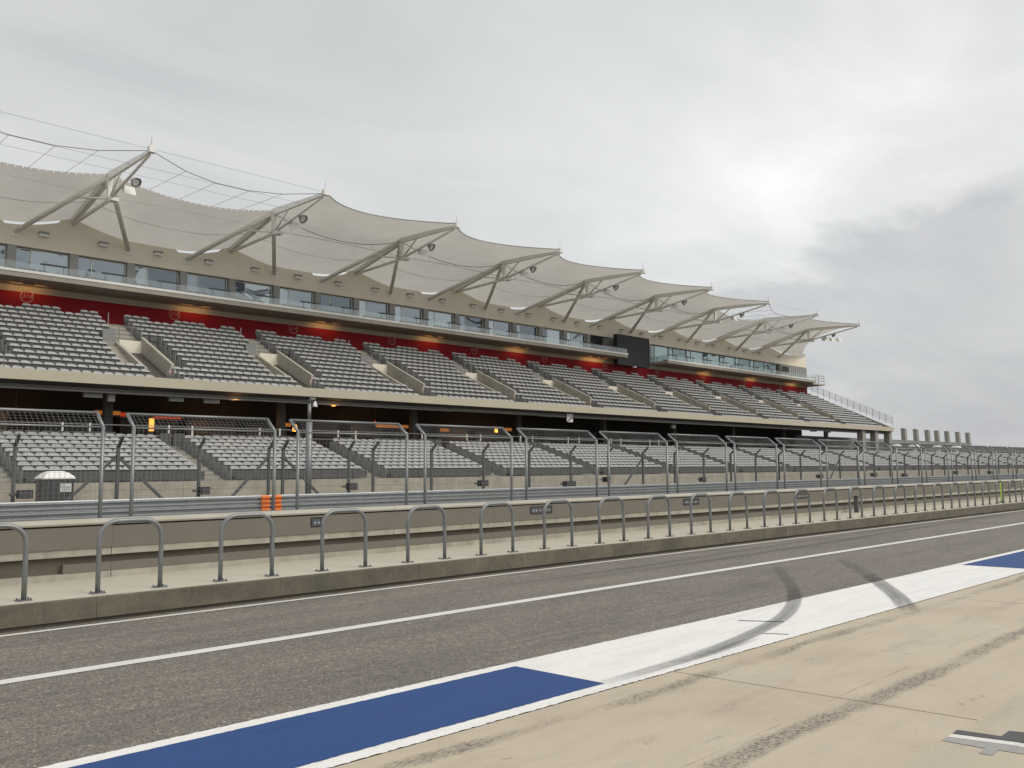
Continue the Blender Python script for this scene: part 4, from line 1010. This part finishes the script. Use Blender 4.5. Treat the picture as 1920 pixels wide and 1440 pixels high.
# end half-bay on the right with a free curved edge
xa = KX[-1]; E0 = np.array([xa - .25, TY, TZ + .16]); E1 = np.array([113.6, WYB + .02, 17.4])
vs = []; fs = []; n1_, n2_ = 14, 16
for j in range(n2_ + 1):
    v_ = j / n2_
    y = TY + (WYB - TY) * v_
    zr = TZ + .16 + (JZ + .12 - TZ - .16) * (v_ / .525) if v_ < .525 else JZ + .12 + (18.22 - JZ - .12) * ((v_ - .525) / .475)
    pr = np.array([xa - .25 * (1 - v_), y, zr]); pe = E0 + (E1 - E0) * v_ + q_(v_) * np.array([-2.2, .9, .35])
    for i_ in range(n1_ + 1): u = i_ / n1_; p = pr + (pe - pr) * u; p[2] -= .25 * q_(u) * v_; vs.append(p)
for j in range(n2_):
    for i_ in range(n1_): a = j * (n1_ + 1) + i_; fs.append((a, a + n1_ + 1, a + n1_ + 2, a + 1))
MB().add(vs, fs).build('end_panel', 'membrane', fc, True)

# ------------------------------------------------------------------ hanging pipe with lamps under the upper tier
for i, (a, b_) in enumerate(((2.0, 39.95), (48.6, 108.0))):
    o = tag(empty('lighting_pipe', (a, 47.0, 6.34)), 'long horizontal pipe hung under the upper tier, %s' % ('left stretch' if i == 0 else 'right stretch'), 'pipe', 'pipes under the upper tier')
    MB().tube([(a, 47.0, 6.3), (b_, 47.0, 6.3)], .06, 8).build('tube', 'clad_grey', o, True)
    xx = a + .6
    while xx < b_: MB().tube([(xx, 47.0, 6.33), (xx + .15, 47.05, 6.66)], .025, 5).build('hanger', 'clad_grey', o); xx += 6.2
def lampthing(name, pxx, pyy, y, label, r, mat, cat='lamp', power=0, col=(1, .5, .15)):
    d = px_ray(pxx, pyy); s_ = y / d[1]; x, z = s_ * d[0], CAM_H + s_ * d[2]
    o = tag(empty(name, (x, y, z)), label, cat)
    MB().tube([(x, y, z - r * 1.2), (x, y, z - r * .3), (x, y, z + r * .6), (x, y, z + r * 1.1)], r, 8, True, r * .45).build('bulb', mat, o, True)
    MB().tube([(x, y, z + r * 1.05), (x, y, z + r * 1.05 + .25)], .03, 5).build('stem', 'dark_steel', o)
    if power:
        la = bpy.data.lights.new('lamp_light', 'POINT'); la.energy = power; la.color = col; la.shadow_soft_size = .15; lo_ = bpy.data.objects.new('lamp_light', la); C.objects.link(lo_); lo_.parent = o; lo_.location = (0, -.4, -.3)
    return o
lampthing('hanging_lamp', 438, 745, 47.3, 'small orange lamp hanging under the upper tier, left one', .13, 'glow_lamp', power=6)
lampthing('hanging_lamp', 625, 757, 47.3, 'small orange lamp hanging under the upper tier, beside the pole', .13, 'glow_lamp', power=6)
lampthing('concourse_lamp', 553, 802, 52.0, 'glowing amber lamp in the concourse left of the pole', .20, 'glow_lamp', power=25)
lampthing('concourse_lamp', 930, 806, 53.0, 'tiny amber lamp in the concourse near the middle of the picture', .16, 'glow_lamp', power=20)
lampthing('warning_light', 703, 792, 53.0, 'small red light in the concourse right of the pole', .12, 'glow_red')
d = px_ray(284, 798); s_ = 50.5 / d[1]; x, z = s_ * d[0], CAM_H + s_ * d[2]
o = tag(empty('light_tower', (x, 50.5, CF)), 'tall bright amber light panel in the concourse, left', 'lamp')
MB().box(x - .11, x + .11, 50.4, 50.6, z - .32, z + .40).build('panel', 'glow_lamp', o); MB().box(x - .07, x + .07, 50.42, 50.58, z - .85, z - .55).build('lower_panel', 'glow_lamp', o); MB().box(x - .05, x + .05, 50.62, 50.7, CF, z + .5).build('pole', 'dark_steel', o)
# lit concession signs
for i, (pa, pb, py_, mat) in enumerate(((180, 226, 773, 'glow_orange'), (228, 244, 777, 'glow_red'), (290, 340, 781, 'glow_red'), (708, 766, 798, 'glow_orange'), (774, 788, 800, 'glow_orange'), (828, 842, 806, 'glow_orange'), (530, 546, 796, 'glow_orange'), (950, 960, 805, 'glow_orange'))):
    da, db = px_ray(pa, py_), px_ray(pb, py_); y = 54.6; xa, xb = y * da[0] / da[1], y * db[0] / db[1]; z = CAM_H + y * da[2] / da[1]
    o = tag(empty('concession_sign', ((xa + xb) / 2, y, z)), 'lit %s kiosk sign deep in the concourse, %s from left' % ('orange' if mat == 'glow_orange' else 'red', ORD[i]), 'lit sign', 'lit signs in the concourse')
    MB().box(xa, xb, y, y + .2, z - .11, z + .11).build('lightbox', mat, o); MB().box(xa - .05, xb + .05, y + .2, y + .3, z - .2, z + .2).build('case', 'dark_steel', o)
for x in (14., 26., 38., 50.):  # added lamps, no visible source, to faintly lighten the concourse ceiling
    o = tag(empty('concourse_lamp', (x, 53.5, 5.6)), 'warm lamp added to lighten the concourse ceiling, %s from left' % ORD[int((x - 14) / 12)], 'lamp', 'lamps added to lighten the concourse')
    MB().box(x - .5, x + .5, 53.4, 53.6, 5.62, 5.7).build('fill_diffuser', 'glow_fill', o); MB().tube([(x, 53.5, 5.7), (x, 53.5, 7.6)], .02, 4).build('stem', 'dark_steel', o)
    la = bpy.data.lights.new('lamp_light', 'POINT'); la.energy = 22; la.color = (1, .5, .2); lo_ = bpy.data.objects.new('lamp_light', la); C.objects.link(lo_); lo_.parent = o; lo_.location = (0, 0, -.25)
d = px_ray(1068, 783); s_ = 46.9 / d[1]; x, z = s_ * d[0], CAM_H + s_ * d[2]
o = tag(empty('notice_board', (x, 46.9, z)), 'small white square board hung on the pipe under the upper tier', 'sign')
MB().box(x - .36, x + .36, 46.86, 46.9, z - .36, z + .36).build('board', 'sign_white', o); MB().bar((x - .34, 46.85, z - .34), (x + .3, 46.85, z + .05), .02, .09).build('dark_stripe', 'dark_steel', o); MB().tube([(x, 46.92, z + .3), (x, 46.95, z + .75)], .02, 4).build('hanger', 'dark_steel', o)

for i, (pxx, pyy, wd, ht) in enumerate(((174, 740, .9, .30), (208, 745, .35, .45), (330, 748, .8, .28), (396, 752, .9, .26), (1262, 800, .5, .3), (1525, 806, 1.2, .4), (1552, 808, 1.0, .4))):
    d = px_ray(pxx, pyy); y = 47.35; s_ = y / d[1]; x, z = s_ * d[0], CAM_H + s_ * d[2]
    o = tag(empty('hung_equipment', (x, y, z)), 'small grey box hung under the upper tier, %s from the left' % ORD[i], 'equipment box', 'grey boxes under the upper tier')
    MB().box(x - wd / 2, x + wd / 2, y - .12, y + .12, z - ht / 2, z + ht / 2).build('case', 'panel_grey', o)
    MB().tube([(x, y, z + ht / 2), (x, y, 6.62)], .025, 5).build('hanger', 'dark_steel', o)

# ------------------------------------------------------------------ seats
def seat_mesh(mb, x, y, z):
    """tip-up stadium seat: pale backrest with a rolled, rounded top, folded pan and bracket below toned dark to carry their shade"""
    hw = .246
    mb.cur = 0
    A = [(-hw, .645), (hw, .645), (hw, .66), (hw * .86, .735), (hw * .5, .765), (-hw * .5, .765), (-hw * .86, .735), (-hw, .66)]
    T = [(hw * .97, .685, .115), (hw * .80, .775, .125), (hw * .46, .805, .13), (-hw * .46, .805, .13), (-hw * .80, .775, .125), (-hw * .97, .685, .115)]
    f_ = [(x + a, y - .05 + (h - .645) * .75 - .015 * (a / hw) ** 2, z + h) for a, h in A]; t_ = [(x + a, y + d, z + h) for a, h, d in T]
    o = [f_[2], f_[3], f_[4], f_[5], f_[6], f_[7]]
    mb.add(f_, [tuple(range(8))])
    mb.add(o + t_, [(k, k + 6, k + 7, k + 1) for k in range(5)])
    mb.add(t_ + [(x + hw, y + .14, z + .45), (x - hw, y + .14, z + .45)], [(0, 6, 7, 5, 4, 3, 2, 1)])
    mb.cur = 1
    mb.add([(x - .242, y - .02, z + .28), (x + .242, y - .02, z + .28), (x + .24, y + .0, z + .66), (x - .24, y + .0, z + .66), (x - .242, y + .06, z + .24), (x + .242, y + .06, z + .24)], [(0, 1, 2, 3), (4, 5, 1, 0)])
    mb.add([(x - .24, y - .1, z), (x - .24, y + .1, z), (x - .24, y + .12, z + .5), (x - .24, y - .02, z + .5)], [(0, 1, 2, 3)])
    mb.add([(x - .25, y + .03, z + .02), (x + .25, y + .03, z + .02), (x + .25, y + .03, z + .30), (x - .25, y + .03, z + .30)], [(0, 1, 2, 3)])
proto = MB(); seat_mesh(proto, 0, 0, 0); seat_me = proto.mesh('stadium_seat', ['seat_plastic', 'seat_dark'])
seats = []      # (x, y, z, tier, block, row, number)
for k_ in range(len(LA) - 1):
    a, b_ = LA[k_] + .76, LA[k_ + 1] - .76; n = int((b_ - a) / SEAT); p = (b_ - a) / n
    for i in range(LN):
        for q in range(n): seats.append((a + p * (q + .5), LY0 + LDY * i, LZ(i), 'lower', k_, i, q))
ub = [GX0] + UA
for k_ in range(len(ub)):
    a = ub[k_] + (.80 if k_ else .1); b_ = (ub[k_ + 1] - .76) if k_ + 1 < len(ub) else GX1 - .55
    if b_ - a < 1: continue
    n = int((b_ - a) / SEAT); p = (b_ - a) / n
    for i in range(UN):
        for q in range(n):
            x = a + p * (q + .5)
            if 3 <= i < 9:
                if k_ and x < ub[k_] + VW1 + .22: continue
                if k_ + 1 < len(ub) and x > ub[k_ + 1] + VW0 - .22: continue
            if i == 13 and not (q < 3 or 6 <= q < 10 or 12 <= q < 15): continue
            if i == 9 and k_ + 1 < len(ub) and q >= n - 1: continue
            seats.append((x, UY0 + UDY * i, UZ(i), 'upper', k_, i, q))
for i in range(UN):   # short stepped run beyond the last aisle keeps the tier edge full
    pass
cand = []
for s_ in seats:
    u, v_, dep = project((s_[0], s_[1], s_[2] + .7))
    if 4 < u < 1916 and dep > 0:
        hid = s_[3] == 'lower' and s_[5] == 0 and s_[0] < 10.9
        if not hid: cand.append((dep, s_))
cand.sort(key=lambda q: q[0])
pick = set(id(c[1]) for c in cand[:300])
blk = {}
rest = MB()
for s_ in seats:
    if id(s_) in pick:
        o = bpy.data.objects.new('stadium_seat', seat_me); C.objects.link(o); o.location = s_[:3]
        blk.setdefault((s_[3], s_[4]), []).append(o); o['_q'] = [s_[5], s_[6]]
    else:
        u, v_, dep = project((s_[0], s_[1], s_[2] + .7))
        if dep > 0 and -60 < u < 1980: seat_mesh(rest, *s_[:3])
bl = sorted({k_[1] for k_ in blk if k_[0] == 'lower'}); bu = sorted({k_[1] for k_ in blk if k_[0] == 'upper'})
for (tr_, b_), obs in blk.items():
    names = bl if tr_ == 'lower' else bu
    for o in obs:
        i, q = o['_q']; del o['_q']
        tag(o, 'grey folding stadium seat, %s row, %s from left, %s %s-tier block' % (ORD[int(i)], ORD[int(q)], ORD[names.index(b_)], tr_), 'seat', 'grey folding seats of the grandstand')
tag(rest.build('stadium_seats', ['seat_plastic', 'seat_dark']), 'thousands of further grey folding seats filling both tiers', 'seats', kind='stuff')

# ------------------------------------------------------------------ unfinished frame at the far right
o = tag(empty('concrete_frame', (131, 52, 0)), 'bare concrete wall topped by seven upright columns at the far right', 'building')
MB().box(99.0, 159.5, 52.0, 52.4, 0, 6.0).build('wall', 'panel_grey', o)
for x in (131.9, 136.4, 140.9, 144.8, 149.1, 153.9, 158.6):
    MB().add([(x - .35, 51.93, 5.0), (x + .45, 51.93, 5.0), (x + .45, 52.5, 5.0), (x - .35, 52.5, 5.0), (x - .55, 51.93, 7.75), (x + .2, 51.93, 7.65), (x + .2, 52.5, 7.65), (x - .55, 52.5, 7.75)],
             [(3, 2, 1, 0), (4, 5, 6, 7), (0, 1, 5, 4), (1, 2, 6, 5), (2, 3, 7, 6), (3, 0, 4, 7)]).build('column', 'far_concrete', o)
MB().box(114.6, 200, 51.5, 51.95, 0, 5.42).build('parapet', 'dark_steel', o)
MB().tube([(114.6, 51.4, 5.5), (158, 51.4, 5.5)], .06, 6).build('rail', 'clad_grey', o)
for i, (pxx, pyy) in enumerate(((1679, 837), (1714, 838), (1759, 839), (1793, 840))):
    d = px_ray(pxx, pyy); y = 46.5; s_ = y / d[1]; x, z = s_ * d[0], CAM_H + s_ * d[2]
    o = tag(empty('lamp_post', (x, y, 2.9)), 'white mushroom-headed lamp behind the far lower seats, %s of four' % ORD[i], 'lamp', 'mushroom lamps at the far end')
    MB().tube([(x, y, 2.9), (x, y, z)], .28, 8).build('stem', 'sign_white', o, True)
    MB().tube([(x, y, z), (x, y, z + .12), (x, y, z + .3)], .85, 12, True, .55).build('head', 'sign_white', o, True)
clean_org()
